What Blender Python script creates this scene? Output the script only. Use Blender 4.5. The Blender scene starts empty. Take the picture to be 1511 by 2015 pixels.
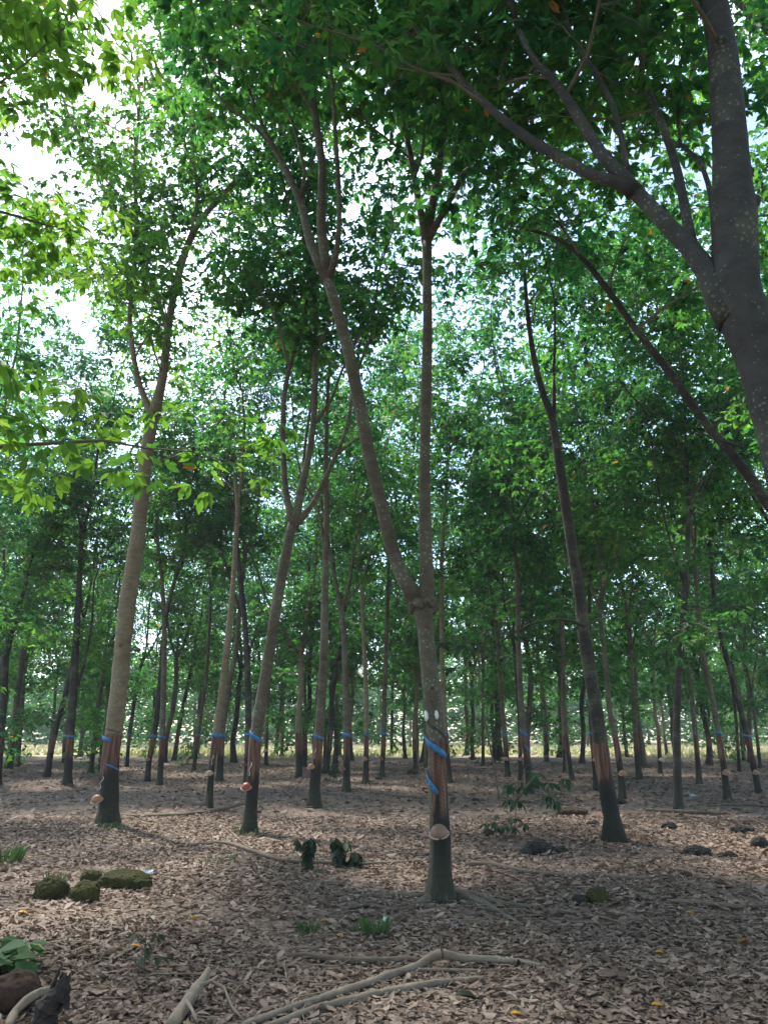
import bpy, math, random
import numpy as np
from mathutils import Vector
R = math.radians
S = bpy.context.scene
COL = S.collection
random.seed(7)
RNG = np.random.default_rng(7)

# ------------------------------------------------------------------ camera
PITCH = R(16.0); CAMH = 1.5; F = 1510.0
cam = bpy.data.cameras.new('camera'); camo = bpy.data.objects.new('camera', cam); COL.objects.link(camo)
camo.location = (0, 0, CAMH); camo.rotation_euler = (R(90) + PITCH, 0, 0)
cam.sensor_fit = 'VERTICAL'; cam.sensor_height = 24.0
cam.angle_y = 2 * math.atan(1007.5 / F)
cam.clip_start = 0.05; cam.clip_end = 1500
S.camera = camo

# ------------------------------------------------------------------ light
SUN_EL, SUN_AZ = R(56), R(322)      # azimuth from +Y (the view) clockwise
w = bpy.data.worlds.new('World'); S.world = w; w.use_nodes = True
nt = w.node_tree; nt.nodes.clear()
sky = nt.nodes.new('ShaderNodeTexSky'); sky.sky_type = 'NISHITA'; sky.sun_disc = False
sky.sun_elevation = SUN_EL; sky.sun_rotation = SUN_AZ; sky.dust_density = 1.0
tc = nt.nodes.new('ShaderNodeTexCoord')
nz = nt.nodes.new('ShaderNodeTexNoise'); nz.inputs['Scale'].default_value = 2.2; nz.inputs['Detail'].default_value = 6
rp = nt.nodes.new('ShaderNodeValToRGB'); rp.color_ramp.elements[0].position = .54; rp.color_ramp.elements[1].position = .70
mx = nt.nodes.new('ShaderNodeMix'); mx.data_type = 'RGBA'
mx.inputs['B'].default_value = (7.6, 9.2, 11.0, 1)
bg = nt.nodes.new('ShaderNodeBackground'); bg.inputs['Strength'].default_value = 0.15
out = nt.nodes.new('ShaderNodeOutputWorld')
L = nt.links.new
L(tc.outputs['Generated'], nz.inputs['Vector']); L(nz.outputs['Fac'], rp.inputs['Fac'])
L(rp.outputs['Color'], mx.inputs['Factor']); L(sky.outputs['Color'], mx.inputs['A'])
L(mx.outputs['Result'], bg.inputs['Color']); L(bg.outputs['Background'], out.inputs['Surface'])

sl = bpy.data.lights.new('sun', 'SUN'); sl.energy = 3.0; sl.angle = R(5); sl.color = (1, .95, .86)
so = bpy.data.objects.new('sun', sl); COL.objects.link(so)
sd = Vector((math.sin(SUN_AZ) * math.cos(SUN_EL), math.cos(SUN_AZ) * math.cos(SUN_EL), math.sin(SUN_EL)))
so.rotation_euler = sd.to_track_quat('Z', 'Y').to_euler(); so.location = sd * 60
S.view_settings.view_transform = 'Standard'; S.view_settings.look = 'None'
S.view_settings.exposure = 1.7; S.view_settings.gamma = 1.0
S.cycles.max_bounces = 10; S.cycles.diffuse_bounces = 5; S.cycles.transmission_bounces = 6
S.cycles.use_denoising = True

# ------------------------------------------------------------------ pixel helpers (photo pixels)
CT, ST = math.cos(PITCH), math.sin(PITCH)
def ray(px, py):
    u = (px - 755.5) / F; v = (1007.5 - py) / F
    return (u, CT - v * ST, ST + v * CT)
def PT(px, py, Y):
    d = ray(px, py); t = Y / d[1]
    return Vector((d[0] * t, Y, CAMH + d[2] * t)), t / F        # point, metres per pixel
def gh(x, y):
    return 0.035 * math.sin(x * .9 + 1.3) * math.sin(y * .7) + 0.02 * math.sin(x * 2.3 + y * 1.9)
def GP(px, py):
    d = ray(px, py)
    z = 0.0
    for _ in range(4):
        t = (z - CAMH) / d[2]; x, y = d[0] * t, d[1] * t; z = gh(x, y) if y < 60 else 0
    return Vector((x, y, z)), t / F

# ------------------------------------------------------------------ materials
def mat(name):
    m = bpy.data.materials.new(name); m.use_nodes = True
    n = m.node_tree; n.nodes.clear()
    o = n.nodes.new('ShaderNodeOutputMaterial')
    return m, n, o
def N(n, t, **k):
    x = n.nodes.new(t)
    for a, b in k.items():
        if a in ('blend_type', 'data_type', 'operation', 'attribute_name', 'feature', 'attribute_type', 'distance', 'noise_dimensions', 'clamp'): setattr(x, a, b)
        else: x.inputs[a.replace('_', ' ')].default_value = b
    return x
def ramp(n, stops, fac=None):
    r = n.nodes.new('ShaderNodeValToRGB'); e = r.color_ramp.elements
    while len(e) < len(stops): e.new(.5)
    for i, (p, c) in enumerate(stops):
        e[i].position = p; e[i].color = (*c, 1) if len(c) == 3 else c
    if fac: n.links.new(fac, r.inputs['Fac'])
    return r
def mixc(n, a, b, fac, bt='MIX'):
    m = n.nodes.new('ShaderNodeMix'); m.data_type = 'RGBA'; m.blend_type = bt
    for s, v in (('A', a), ('B', b)):
        if hasattr(v, 'is_linked') or hasattr(v, 'links'): n.links.new(v, m.inputs[s])
        else: m.inputs[s].default_value = (*v, 1)
    if isinstance(fac, float): m.inputs['Factor'].default_value = fac
    else: n.links.new(fac, m.inputs['Factor'])
    return m.outputs['Result']
def sstep(n, val, a, b, invert=False):
    m = n.nodes.new('ShaderNodeMapRange'); m.interpolation_type = 'SMOOTHSTEP'
    m.inputs['From Min'].default_value = a; m.inputs['From Max'].default_value = b
    if invert: m.inputs['To Min'].default_value = 1; m.inputs['To Max'].default_value = 0
    n.links.new(val, m.inputs['Value']); return m.outputs['Result']
def mul(n, a, b, op='MULTIPLY'):
    m = n.nodes.new('ShaderNodeMath'); m.operation = op
    for i, v in enumerate((a, b)):
        if isinstance(v, (int, float)): m.inputs[i].default_value = v
        else: n.links.new(v, m.inputs[i])
    return m.outputs[0]

def leaf_mat(name, stops, tstops, tr=.5, rough=.5, gloss=.22):
    m, n, o = mat(name)
    at = N(n, 'ShaderNodeAttribute', attribute_name='lv')
    tcn = N(n, 'ShaderNodeTexCoord'); nz = N(n, 'ShaderNodeTexNoise', Scale=.55, Detail=2.0)
    n.links.new(tcn.outputs['Object'], nz.inputs['Vector'])
    oi = n.nodes.new('ShaderNodeObjectInfo')
    f = mul(n, at.outputs['Fac'], .60)
    f = mul(n, f, mul(n, nz.outputs['Fac'], .42), 'ADD')
    f = mul(n, f, mul(n, oi.outputs['Random'], .22), 'ADD')
    f = mul(n, f, -.12, 'ADD')
    old = sstep(n, at.outputs['Fac'], .9935, .995)
    oldc = (.55, .22, .04)
    c1 = mixc(n, ramp(n, stops, f).outputs['Color'], oldc, old)
    c2 = mixc(n, ramp(n, tstops, f).outputs['Color'], oldc, old)
    p = N(n, 'ShaderNodeBsdfPrincipled'); p.inputs['Roughness'].default_value = rough
    p.inputs['Specular IOR Level'].default_value = gloss
    t = N(n, 'ShaderNodeBsdfTranslucent')
    n.links.new(c1, p.inputs['Base Color']); n.links.new(c2, t.inputs['Color'])
    ms = n.nodes.new('ShaderNodeMixShader'); ms.inputs[0].default_value = tr
    n.links.new(p.outputs[0], ms.inputs[1]); n.links.new(t.outputs[0], ms.inputs[2]); n.links.new(ms.outputs[0], o.inputs['Surface'])
    return m
M = {}
M['leaf'] = leaf_mat('rubber_leaf',
    [(.0, (.016, .045, .021)), (.4, (.029, .080, .025)), (.75, (.068, .135, .024)), (1, (.16, .26, .035))],
    [(.0, (.018, .10, .036)), (.4, (.045, .22, .048)), (.75, (.16, .44, .05)), (1, (.46, .74, .06))], tr=.5)
M['sunlitleaf'] = leaf_mat('sunlit_rubber_leaf',  # lighter lime copy of the rubber leaf, sunlight painted into its colour
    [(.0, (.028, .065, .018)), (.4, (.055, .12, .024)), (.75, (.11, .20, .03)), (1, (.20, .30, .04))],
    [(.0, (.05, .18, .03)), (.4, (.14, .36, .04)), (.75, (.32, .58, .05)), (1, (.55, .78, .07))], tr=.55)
M['litter'] = leaf_mat('dry_leaf',
    [(.0, (.06, .042, .031)), (.3, (.14, .096, .072)), (.55, (.225, .162, .124)), (.8, (.31, .235, .185)), (1, (.40, .325, .26))],
    [(.0, (.08, .05, .03)), (1, (.4, .28, .18))], tr=.12, rough=.7, gloss=.25)
M['plant'] = leaf_mat('green_plant',
    [(.0, (.035, .07, .028)), (.5, (.06, .12, .042)), (1, (.13, .21, .08))],
    [(.0, (.06, .15, .04)), (1, (.16, .32, .08))], tr=.35)
M['shadedleaf'] = leaf_mat('shaded_green_leaf',  # undergrowth leaf green darkened, the shade on it put into the colour
    [(.0, (.014, .035, .018)), (.5, (.024, .06, .025)), (1, (.05, .10, .035))],
    [(.0, (.015, .06, .02)), (1, (.06, .18, .04))], tr=.35, gloss=.3)
M['wilted'] = leaf_mat('wilted_leaf',
    [(.0, (.018, .028, .015)), (.6, (.04, .06, .03)), (1, (.12, .14, .08))],
    [(.0, (.03, .06, .02)), (1, (.1, .14, .06))], tr=.3)
M['yellow'] = leaf_mat('yellow_leaf',
    [(.0, (.45, .20, .03)), (1, (.62, .38, .06))], [(.0, (.6, .3, .05)), (1, (.7, .45, .08))], tr=.3)
M['grass'] = leaf_mat('grass_blade',
    [(.0, (.12, .14, .05)), (.4, (.32, .28, .18)), (1, (.50, .42, .32))],
    [(.0, (.2, .35, .06)), (1, (.5, .5, .2))], tr=.35, rough=.6)

def bark_mat(name, c_lo, c_hi, panel=True, spots=.25, moss=.6, rough=.85, zs=2.6):
    m, n, o = mat(name)
    tcn = N(n, 'ShaderNodeTexCoord'); ob = tcn.outputs['Object']
    mp = N(n, 'ShaderNodeMapping'); mp.inputs['Scale'].default_value = (1, 1, zs); n.links.new(ob, mp.inputs['Vector'])
    rings = N(n, 'ShaderNodeTexNoise', Scale=7.0, Detail=8.0, Roughness=.65); n.links.new(mp.outputs[0], rings.inputs['Vector'])
    big = N(n, 'ShaderNodeTexNoise', Scale=2.4, Detail=5.0); n.links.new(ob, big.inputs['Vector'])
    fine = N(n, 'ShaderNodeTexNoise', Scale=60.0, Detail=4.0); n.links.new(ob, fine.inputs['Vector'])
    oi = n.nodes.new('ShaderNodeObjectInfo')
    c = ramp(n, [(.28, c_lo), (.72, c_hi)], mul(n, mul(n, rings.outputs['Fac'], .6), mul(n, big.outputs['Fac'], .4), 'ADD')).outputs['Color']
    # green-grey algae film in patches
    c = mixc(n, c, (.10, .115, .06), mul(n, sstep(n, big.outputs['Fac'], .5, .68), .45))
    hv = N(n, 'ShaderNodeAttribute', attribute_name='hgt').outputs['Fac']
    # pale lichen dots
    vo = N(n, 'ShaderNodeTexVoronoi', Scale=24.0, Randomness=1.0); n.links.new(ob, vo.inputs['Vector'])
    sz = mul(n, sstep(n, big.outputs['Fac'], .36, .6), .62)
    dot = n.nodes.new('ShaderNodeMath'); dot.operation = 'LESS_THAN'
    n.links.new(vo.outputs['Distance'], dot.inputs[0]); n.links.new(mul(n, sz, fine.outputs['Fac']), dot.inputs[1])
    c = mixc(n, c, (.42, .43, .38), mul(n, dot.outputs[0], spots))
    if panel:
        pv = N(n, 'ShaderNodeAttribute', attribute_name='pan').outputs['Fac']
        wt = N(n, 'ShaderNodeAttribute', attribute_name='wet').outputs['Fac']
        ms = N(n, 'ShaderNodeMapping'); ms.inputs['Scale'].default_value = (1, 1, .09); n.links.new(ob, ms.inputs['Vector'])
        st = N(n, 'ShaderNodeTexNoise', Scale=26.0, Detail=5.0); n.links.new(ms.outputs[0], st.inputs['Vector'])
        pc = ramp(n, [(.3, (.05, .022, .016)), (.5, (.12, .058, .038)), (.7, (.23, .13, .082))], st.outputs['Fac']).outputs['Color']
        wv = N(n, 'ShaderNodeTexWave'); wv.inputs['Scale'].default_value = 9.0; wv.inputs['Distortion'].default_value = 1.5; wv.inputs['Detail'].default_value = 2.0
        wm = N(n, 'ShaderNodeMapping'); wm.inputs['Rotation'].default_value = (0, R(62), 0); n.links.new(ob, wm.inputs['Vector']); n.links.new(wm.outputs[0], wv.inputs['Vector'])
        pc = mixc(n, pc, (.05, .026, .018), mul(n, sstep(n, wv.outputs['Fac'], .8, .97), .45))
        hj = mul(n, hv, mul(n, mul(n, st.outputs['Fac'], -.5, 'ADD'), .9), 'ADD')
        hj = mul(n, hj, mul(n, mul(n, big.outputs['Fac'], -.5, 'ADD'), .8), 'ADD')
        pb = mul(n, sstep(n, hj, .62, .8), sstep(n, mul(n, mul(n, hv, mul(n, oi.outputs['Random'], .12), 'ADD'), mul(n, mul(n, rings.outputs['Fac'], -.5, 'ADD'), .14), 'ADD'), 1.46, 1.51, True))
        c = mixc(n, c, pc, mul(n, pb, sstep(n, mul(n, pv, mul(n, st.outputs['Fac'], .5), 'ADD'), .55, .8)))
        wb = mul(n, sstep(n, hj, -.15, .2), sstep(n, hj, .78, 1.05, True))
        c = mixc(n, c, (.022, .018, .015), mul(n, wb, sstep(n, mul(n, wt, mul(n, rings.outputs['Fac'], .5), 'ADD'), .5, .85)))
    ml = mul(n, sstep(n, hv, .1, .75, True), sstep(n, rings.outputs['Fac'], .3, .6))
    c = mixc(n, c, (.034, .044, .022), mul(n, ml, moss))
    p = N(n, 'ShaderNodeBsdfPrincipled'); p.inputs['Roughness'].default_value = rough; p.inputs['Specular IOR Level'].default_value = .3
    n.links.new(c, p.inputs['Base Color'])
    b = N(n, 'ShaderNodeBump'); b.inputs['Strength'].default_value = .6; b.inputs['Distance'].default_value = .015
    n.links.new(mul(n, rings.outputs['Fac'], mul(n, fine.outputs['Fac'], .3), 'ADD'), b.inputs['Height']); n.links.new(b.outputs[0], p.inputs['Normal'])
    n.links.new(p.outputs[0], o.inputs['Surface'])
    return m
M['bark'] = bark_mat('grey_brown_bark', (.040, .032, .021), (.15, .12, .079))
M['barklight'] = bark_mat('pale_brown_bark', (.085, .066, .040), (.27, .21, .13))
M['barkdark'] = bark_mat('dark_bark', (.014, .012, .010), (.058, .046, .036), spots=.12, moss=.3)
M['barkgrey'] = bark_mat('smooth_grey_bark', (.022, .020, .018), (.078, .070, .060), zs=1.3, spots=.2)
M['twig'] = bark_mat('twig_bark', (.07, .055, .04), (.20, .16, .12), panel=False, spots=0, moss=0)
M['deadwood'] = bark_mat('dry_branch', (.11, .08, .058), (.31, .245, .18), panel=False, spots=.2, moss=0)
M['darkwood'] = bark_mat('dark_branch', (.06, .04, .03), (.20, .14, .10), panel=False, spots=.1, moss=0)
M['char'] = bark_mat('charred_wood', (.012, .010, .009), (.055, .04, .032), panel=False, spots=0, moss=0)
M['root'] = bark_mat('root_bark', (.05, .04, .03), (.17, .135, .10), panel=False, spots=.2, moss=.5)

def simple(name, col, rough=.6, var=.25, scale=14, spec=.4, bump=.0, tr=0):
    m, n, o = mat(name)
    tcn = N(n, 'ShaderNodeTexCoord'); nz = N(n, 'ShaderNodeTexNoise', Scale=float(scale), Detail=5.0)
    n.links.new(tcn.outputs['Object'], nz.inputs['Vector'])
    c = ramp(n, [(.3, tuple(v * (1 - var) for v in col)), (.7, tuple(min(1, v * (1 + var)) for v in col))], nz.outputs['Fac']).outputs['Color']
    p = N(n, 'ShaderNodeBsdfPrincipled'); p.inputs['Roughness'].default_value = rough; p.inputs['Specular IOR Level'].default_value = spec
    n.links.new(c, p.inputs['Base Color'])
    if bump:
        b = N(n, 'ShaderNodeBump'); b.inputs['Strength'].default_value = bump; b.inputs['Distance'].default_value = .01
        n.links.new(nz.outputs['Fac'], b.inputs['Height']); n.links.new(b.outputs[0], p.inputs['Normal'])
    n.links.new(p.outputs[0], o.inputs['Surface'])
    return m
M['tape'] = simple('blue_plastic', (.035, .14, .29), .5, .4, 30)
M['latex'] = simple('white_latex', (.75, .72, .66), .5, .1)
M['wire'] = simple('rusty_wire', (.12, .08, .06), .6, .3)
M['white'] = simple('white_plastic', (.55, .57, .58), .5, .08)
M['blueplastic'] = simple('pale_blue_plastic', (.35, .5, .6), .5, .1)
M['paintwhite'] = simple('white_paint', (.62, .63, .60), .7, .12, 40)
M['box'] = simple('dull_brown_board', (.13, .085, .08), .8, .2)
for k, c in dict(cup_orange=(.50, .24, .12), cup_red=(.42, .08, .05), cup_brown=(.34, .19, .12), cup_beige=(.58, .42, .28), cup_pink=(.46, .26, .17), cup_dark=(.25, .07, .05)).items():
    M[k] = simple(k.replace('cup', 'clay'), tuple(v * .6 for v in c), .5, .2, 18, .4, .15)
M['cuprim'] = simple('clay_rim', (.42, .31, .25), .6, .15, 20)

def moss_mat():
    m, n, o = mat('mossy_stone')
    tcn = N(n, 'ShaderNodeTexCoord'); nz = N(n, 'ShaderNodeTexNoise', Scale=5.0, Detail=9.0, Roughness=.7); n.links.new(tcn.outputs['Object'], nz.inputs['Vector'])
    f2 = N(n, 'ShaderNodeTexNoise', Scale=45.0, Detail=5.0); n.links.new(tcn.outputs['Object'], f2.inputs['Vector'])
    c = ramp(n, [(.35, (.03, .026, .02)), (.48, (.045, .044, .018)), (.62, (.07, .068, .022)), (.8, (.10, .09, .04))], mul(n, mul(n, nz.outputs['Fac'], .6), mul(n, f2.outputs['Fac'], .4), 'ADD')).outputs['Color']
    p = N(n, 'ShaderNodeBsdfPrincipled'); p.inputs['Roughness'].default_value = .95; p.inputs['Specular IOR Level'].default_value = .1
    n.links.new(c, p.inputs['Base Color'])
    b = N(n, 'ShaderNodeBump'); b.inputs['Strength'].default_value = 1; b.inputs['Distance'].default_value = .02
    n.links.new(mul(n, nz.outputs['Fac'], f2.outputs['Fac'], 'ADD'), b.inputs['Height']); n.links.new(b.outputs[0], p.inputs['Normal'])
    n.links.new(p.outputs[0], o.inputs['Surface']); return m
M['moss'] = moss_mat()
M['rock'] = simple('dark_stone', (.026, .025, .02), .9, .45, 9, .2, .8)
M['laterite'] = simple('brown_stone', (.05, .029, .02), .9, .4, 9, .2, .8)

def ground_mat():
    m, n, o = mat('leaf_litter_soil')
    tcn = N(n, 'ShaderNodeTexCoord'); ob = tcn.outputs['Object']
    big = N(n, 'ShaderNodeTexNoise', Scale=.35, Detail=6.0); n.links.new(ob, big.inputs['Vector'])
    mid = N(n, 'ShaderNodeTexNoise', Scale=6.0, Detail=8.0, Roughness=.7); n.links.new(ob, mid.inputs['Vector'])
    vo = N(n, 'ShaderNodeTexVoronoi', Scale=14.0); n.links.new(ob, vo.inputs['Vector'])
    c1 = ramp(n, [(.0, (.055, .038, .03)), (.35, (.15, .105, .08)), (.65, (.25, .18, .14)), (1, (.36, .28, .22))], vo.outputs['Color']).outputs['Color']
    c1 = mixc(n, c1, (.09, .062, .048), sstep(n, mid.outputs['Fac'], .45, .7))
    c1 = mixc(n, c1, (.20, .15, .115), mul(n, sstep(n, big.outputs['Fac'], .45, .65), .5))
    g = ramp(n, [(.3, (.16, .15, .08)), (.5, (.36, .29, .19)), (.8, (.5, .41, .28))], mid.outputs['Fac']).outputs['Color']
    sx = n.nodes.new('ShaderNodeSeparateXYZ'); n.links.new(ob, sx.inputs[0])
    yy = mul(n, sx.outputs['Y'], mul(n, big.outputs['Fac'], 14.0), 'ADD')
    c = mixc(n, c1, g, sstep(n, yy, 54, 64))
    p = N(n, 'ShaderNodeBsdfPrincipled'); p.inputs['Roughness'].default_value = .95; p.inputs['Specular IOR Level'].default_value = .15
    n.links.new(c, p.inputs['Base Color'])
    b = N(n, 'ShaderNodeBump'); b.inputs['Strength'].default_value = .9; b.inputs['Distance'].default_value = .03
    n.links.new(mul(n, vo.outputs['Distance'], mid.outputs['Fac'], 'ADD'), b.inputs['Height']); n.links.new(b.outputs[0], p.inputs['Normal'])
    n.links.new(p.outputs[0], o.inputs['Surface']); return m
M['ground'] = ground_mat()

# ------------------------------------------------------------------ mesh helpers
class MB:
    def __init__(s): s.v = []; s.f = []; s.n = 0; s.mi = []; s.attr = {}
    def add(s, v, f, mi=0, **at):
        v = np.asarray(v, float).reshape(-1, 3); s.v.append(v)
        for face in f: s.f.append([i + s.n for i in face]); s.mi.append(mi)
        for k in ('hgt', 'pan', 'wet'):
            s.attr.setdefault(k, []).append(np.asarray(at.get(k, np.zeros(len(v)))) if k != 'hgt' or k in at else np.full(len(v), 9.0))
        s.n += len(v)
    def build(s, name, mats, parent=None, loc=(0, 0, 0), smooth=True):
        me = bpy.data.meshes.new(name)
        v = np.concatenate(s.v) - np.array(loc)
        me.from_pydata(v.tolist(), [], s.f)
        for mt in (mats if isinstance(mats, (list, tuple)) else [mats]): me.materials.append(mt)
        me.polygons.foreach_set('material_index', s.mi)
        if smooth: me.polygons.foreach_set('use_smooth', [True] * len(s.f))
        for k, a in s.attr.items():
            at = me.attributes.new(k, 'FLOAT', 'POINT'); at.data.foreach_set('value', np.concatenate(a))
        me.update()
        o = bpy.data.objects.new(name, me); COL.objects.link(o)
        if parent is not None: o.parent = parent
        else: o.location = loc
        return o
def resample(pts, rad, step):
    """Catmull-Rom through pts with linear radius"""
    P = [np.array(p, float) for p in pts]
    P = [2 * P[0] - P[1]] + P + [2 * P[-1] - P[-2]]
    op, orr = [], []
    for i in range(1, len(P) - 2):
        d = np.linalg.norm(P[i + 1] - P[i]); k = max(1, int(d / step))
        for j in range(k):
            t = j / k
            a, b, c, e = P[i - 1], P[i], P[i + 1], P[i + 2]
            op.append(.5 * ((2 * b) + (c - a) * t + (2 * a - 5 * b + 4 * c - e) * t * t + (3 * b - a - 3 * c + e) * t ** 3))
            orr.append(rad[i - 1] * (1 - t) + rad[i] * t)
    op.append(P[-2]); orr.append(rad[-1])
    return np.array(op), np.array(orr)
def tube(mb, pts, rad, sides=8, rough=0., mi=0, attrs=None, cap=True, seed=0):
    pts = np.asarray(pts, float); n = len(pts)
    tg = np.gradient(pts, axis=0); tg /= np.linalg.norm(tg, axis=1)[:, None] + 1e-9
    up = np.array([0, 1., 0]) if abs(tg[0][1]) < .9 else np.array([1., 0, 0])
    a = np.cross(up, tg); a /= np.linalg.norm(a, axis=1)[:, None] + 1e-9
    b = np.cross(tg, a)
    th = np.arange(sides) * 2 * np.pi / sides
    r = np.asarray(rad)[:, None] * np.ones((n, sides))
    if rough:
        rs = np.random.default_rng(seed)
        s = np.arange(n)[:, None] * .35
        r = r * (1 + rough * (np.sin(3 * th + s + rs.random() * 6) * .35 + np.sin(2 * th - s * 1.7 + rs.random() * 6) * .45 + rs.normal(0, .28, (n, sides)))
                 + rough * .5 * rs.normal(0, 1, (n, 1)))
    V = pts[:, None, :] + r[..., None] * (np.cos(th)[None, :, None] * a[:, None, :] + np.sin(th)[None, :, None] * b[:, None, :])
    f = []
    for i in range(n - 1):
        for j in range(sides):
            k = (j + 1) % sides
            f.append((i * sides + j, i * sides + k, (i + 1) * sides + k, (i + 1) * sides + j))
    if cap:
        f.append(tuple(range((n - 1) * sides, n * sides))); f.append(tuple(range(sides))[::-1])
    at = attrs(V) if attrs else {}
    mb.add(V.reshape(-1, 3), f, mi, **at)

def tag(o, label=None, cat=None, group=None, kind=None):
    if label: o['label'] = label
    if cat: o['category'] = cat
    if group: o['group'] = group
    if kind: o['kind'] = kind
def empty(name, loc, label=None, cat=None, group=None):
    o = bpy.data.objects.new(name, None); COL.objects.link(o); o.location = loc; o.empty_display_size = .2
    tag(o, label, cat, group); return o

# ------------------------------------------------------------------ leaves: numpy arrays of quads
def leaflet(Ln, W, fine):
    if fine: return np.array([[0, 0, 0], [.28 * Ln, .42 * W, .03 * Ln], [.62 * Ln, .5 * W, .0], [Ln, 0, -.14 * Ln], [.62 * Ln, -.5 * W, .0], [.28 * Ln, -.42 * W, .03 * Ln]])
    return np.array([[0, 0, 0], [.5 * Ln, .5 * W, .02], [Ln, 0, -.1 * Ln], [.5 * Ln, -.5 * W, .02]])
FF = ((0, 1, 2, 3), (0, 3, 4, 5)); FC = ((0, 1, 2), (0, 2, 3))
def rotz(a): c, s = np.cos(a), np.sin(a); return np.array([[c, -s, 0], [s, c, 0], [0, 0, 1]])
def roty(a): c, s = np.cos(a), np.sin(a); return np.array([[c, 0, s], [0, 1, 0], [-s, 0, c]])
def rotx(a): c, s = np.cos(a), np.sin(a); return np.array([[1, 0, 0], [0, c, -s], [0, s, c]])
def whorl(rs, nl=8, fine=True, pet=.16, ln=.112, wd=.046):
    out = []
    for i in range(nl):
        az = i * 2.4 + rs.normal(0, .25); el = rs.uniform(-.25, .7); pl = pet * rs.uniform(.6, 1.3)
        d = np.array([np.cos(az) * np.cos(el), np.sin(az) * np.cos(el), np.sin(el)])
        base = d * pl + np.array([0, 0, rs.uniform(-.06, .06)])
        droop = rs.uniform(.0, .75)
        for k in (-1, 0, 1):
            l = ln * rs.uniform(.8, 1.2) * (1.12 if k == 0 else 1)
            v = leaflet(l, wd * l / ln, fine)
            v = v @ rotx(rs.normal(0, .35)).T
            v = v @ roty(droop + rs.normal(0, .12)).T @ rotz(az + k * .85 + rs.normal(0, .1)).T
            out.append(v + base)
    return np.array(out)          # (3nl, 6|4, 3)
rsw = np.random.default_rng(3)
WF = [whorl(rsw, 10, True) for _ in range(10)]
WC = [whorl(rsw, 6, False, .2, .16, .078) for _ in range(10)]
def place_whorls(tips, dirs, fine, rs, size=1.0):
    T = WF if fine else WC
    Vs, LV = [], []
    idx = rs.integers(0, len(T), len(tips))
    for w_ in range(len(T)):
        s = np.where(idx == w_)[0]
        if not len(s): continue
        t = T[w_]; nlf, nv, _ = t.shape
        sc = rs.uniform(.75, 1.2, len(s)) * size
        az = rs.uniform(0, 2 * np.pi, len(s))
        up = np.array([0, 0, 1.]) * 1.0 + dirs[s] * .6 + rs.normal(0, .18, (len(s), 3)); up /= np.linalg.norm(up, axis=1)[:, None]
        x = np.stack([np.cos(az), np.sin(az), 0 * az], 1); x -= (x * up).sum(1)[:, None] * up; x /= np.linalg.norm(x, axis=1)[:, None]
        y = np.cross(up, x)
        Rm = np.stack([x, y, up], 2) * sc[:, None, None]       # columns
        v = np.einsum('sij,lvj->slvi', Rm, t) + tips[s][:, None, None, :]
        Vs.append(v.reshape(-1, nv, 3))
        base = rs.uniform(0, 1, len(s)); lv = np.clip(base[:, None] * .65 + rs.uniform(0, .35, (len(s), nlf)), 0, .99)
        lv = np.where(rs.random(lv.shape) < .003, 1.0, lv)
        LV.append(lv.reshape(-1))
    return np.concatenate(Vs), np.concatenate(LV)
def leaf_object(name, V, LV, material, parent=None, loc=(0, 0, 0), extra=None, extra_mat=None):
    """V (n, nv, 3) leaflets; extra: MB of twigs merged in"""
    n, nv, _ = V.shape
    faces = FF if nv == 6 else FC
    fl = len(faces[0]); nf = len(faces)
    vv = (V - np.array(loc)).reshape(-1, 3)
    base = (np.arange(n) * nv)[:, None, None]
    fi = (base + np.array(faces)[None]).reshape(-1)
    ltot = np.full(n * nf, fl); lva = np.repeat(LV, nf); mi = np.zeros(n * nf, int)
    if extra is not None and extra.n:
        ev = np.concatenate(extra.v) - np.array(loc); off = len(vv)
        vv = np.concatenate([vv, ev])
        fi = np.concatenate([fi, np.concatenate([np.array(f) + off for f in extra.f])])
        lt = np.array([len(f) for f in extra.f]); ltot = np.concatenate([ltot, lt])
        lva = np.concatenate([lva, np.zeros(len(lt))]); mi = np.concatenate([mi, np.ones(len(lt), int)])
    me = bpy.data.meshes.new(name)
    me.vertices.add(len(vv)); me.vertices.foreach_set('co', vv.astype(np.float32).ravel())
    me.loops.add(len(fi)); me.loops.foreach_set('vertex_index', fi.astype(np.int32))
    ls = np.concatenate([[0], np.cumsum(ltot)[:-1]])
    me.polygons.add(len(ltot)); me.polygons.foreach_set('loop_start', ls.astype(np.int32))
    me.materials.append(material)
    if extra_mat: me.materials.append(extra_mat)
    me.polygons.foreach_set('material_index', mi.astype(np.int32))
    me.update(calc_edges=True)
    at = me.attributes.new('lv', 'FLOAT', 'FACE'); at.data.foreach_set('value', lva.astype(np.float32))
    o = bpy.data.objects.new(name, me); COL.objects.link(o)
    if parent is not None: o.parent = parent
    else: o.location = loc
    return o

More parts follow.
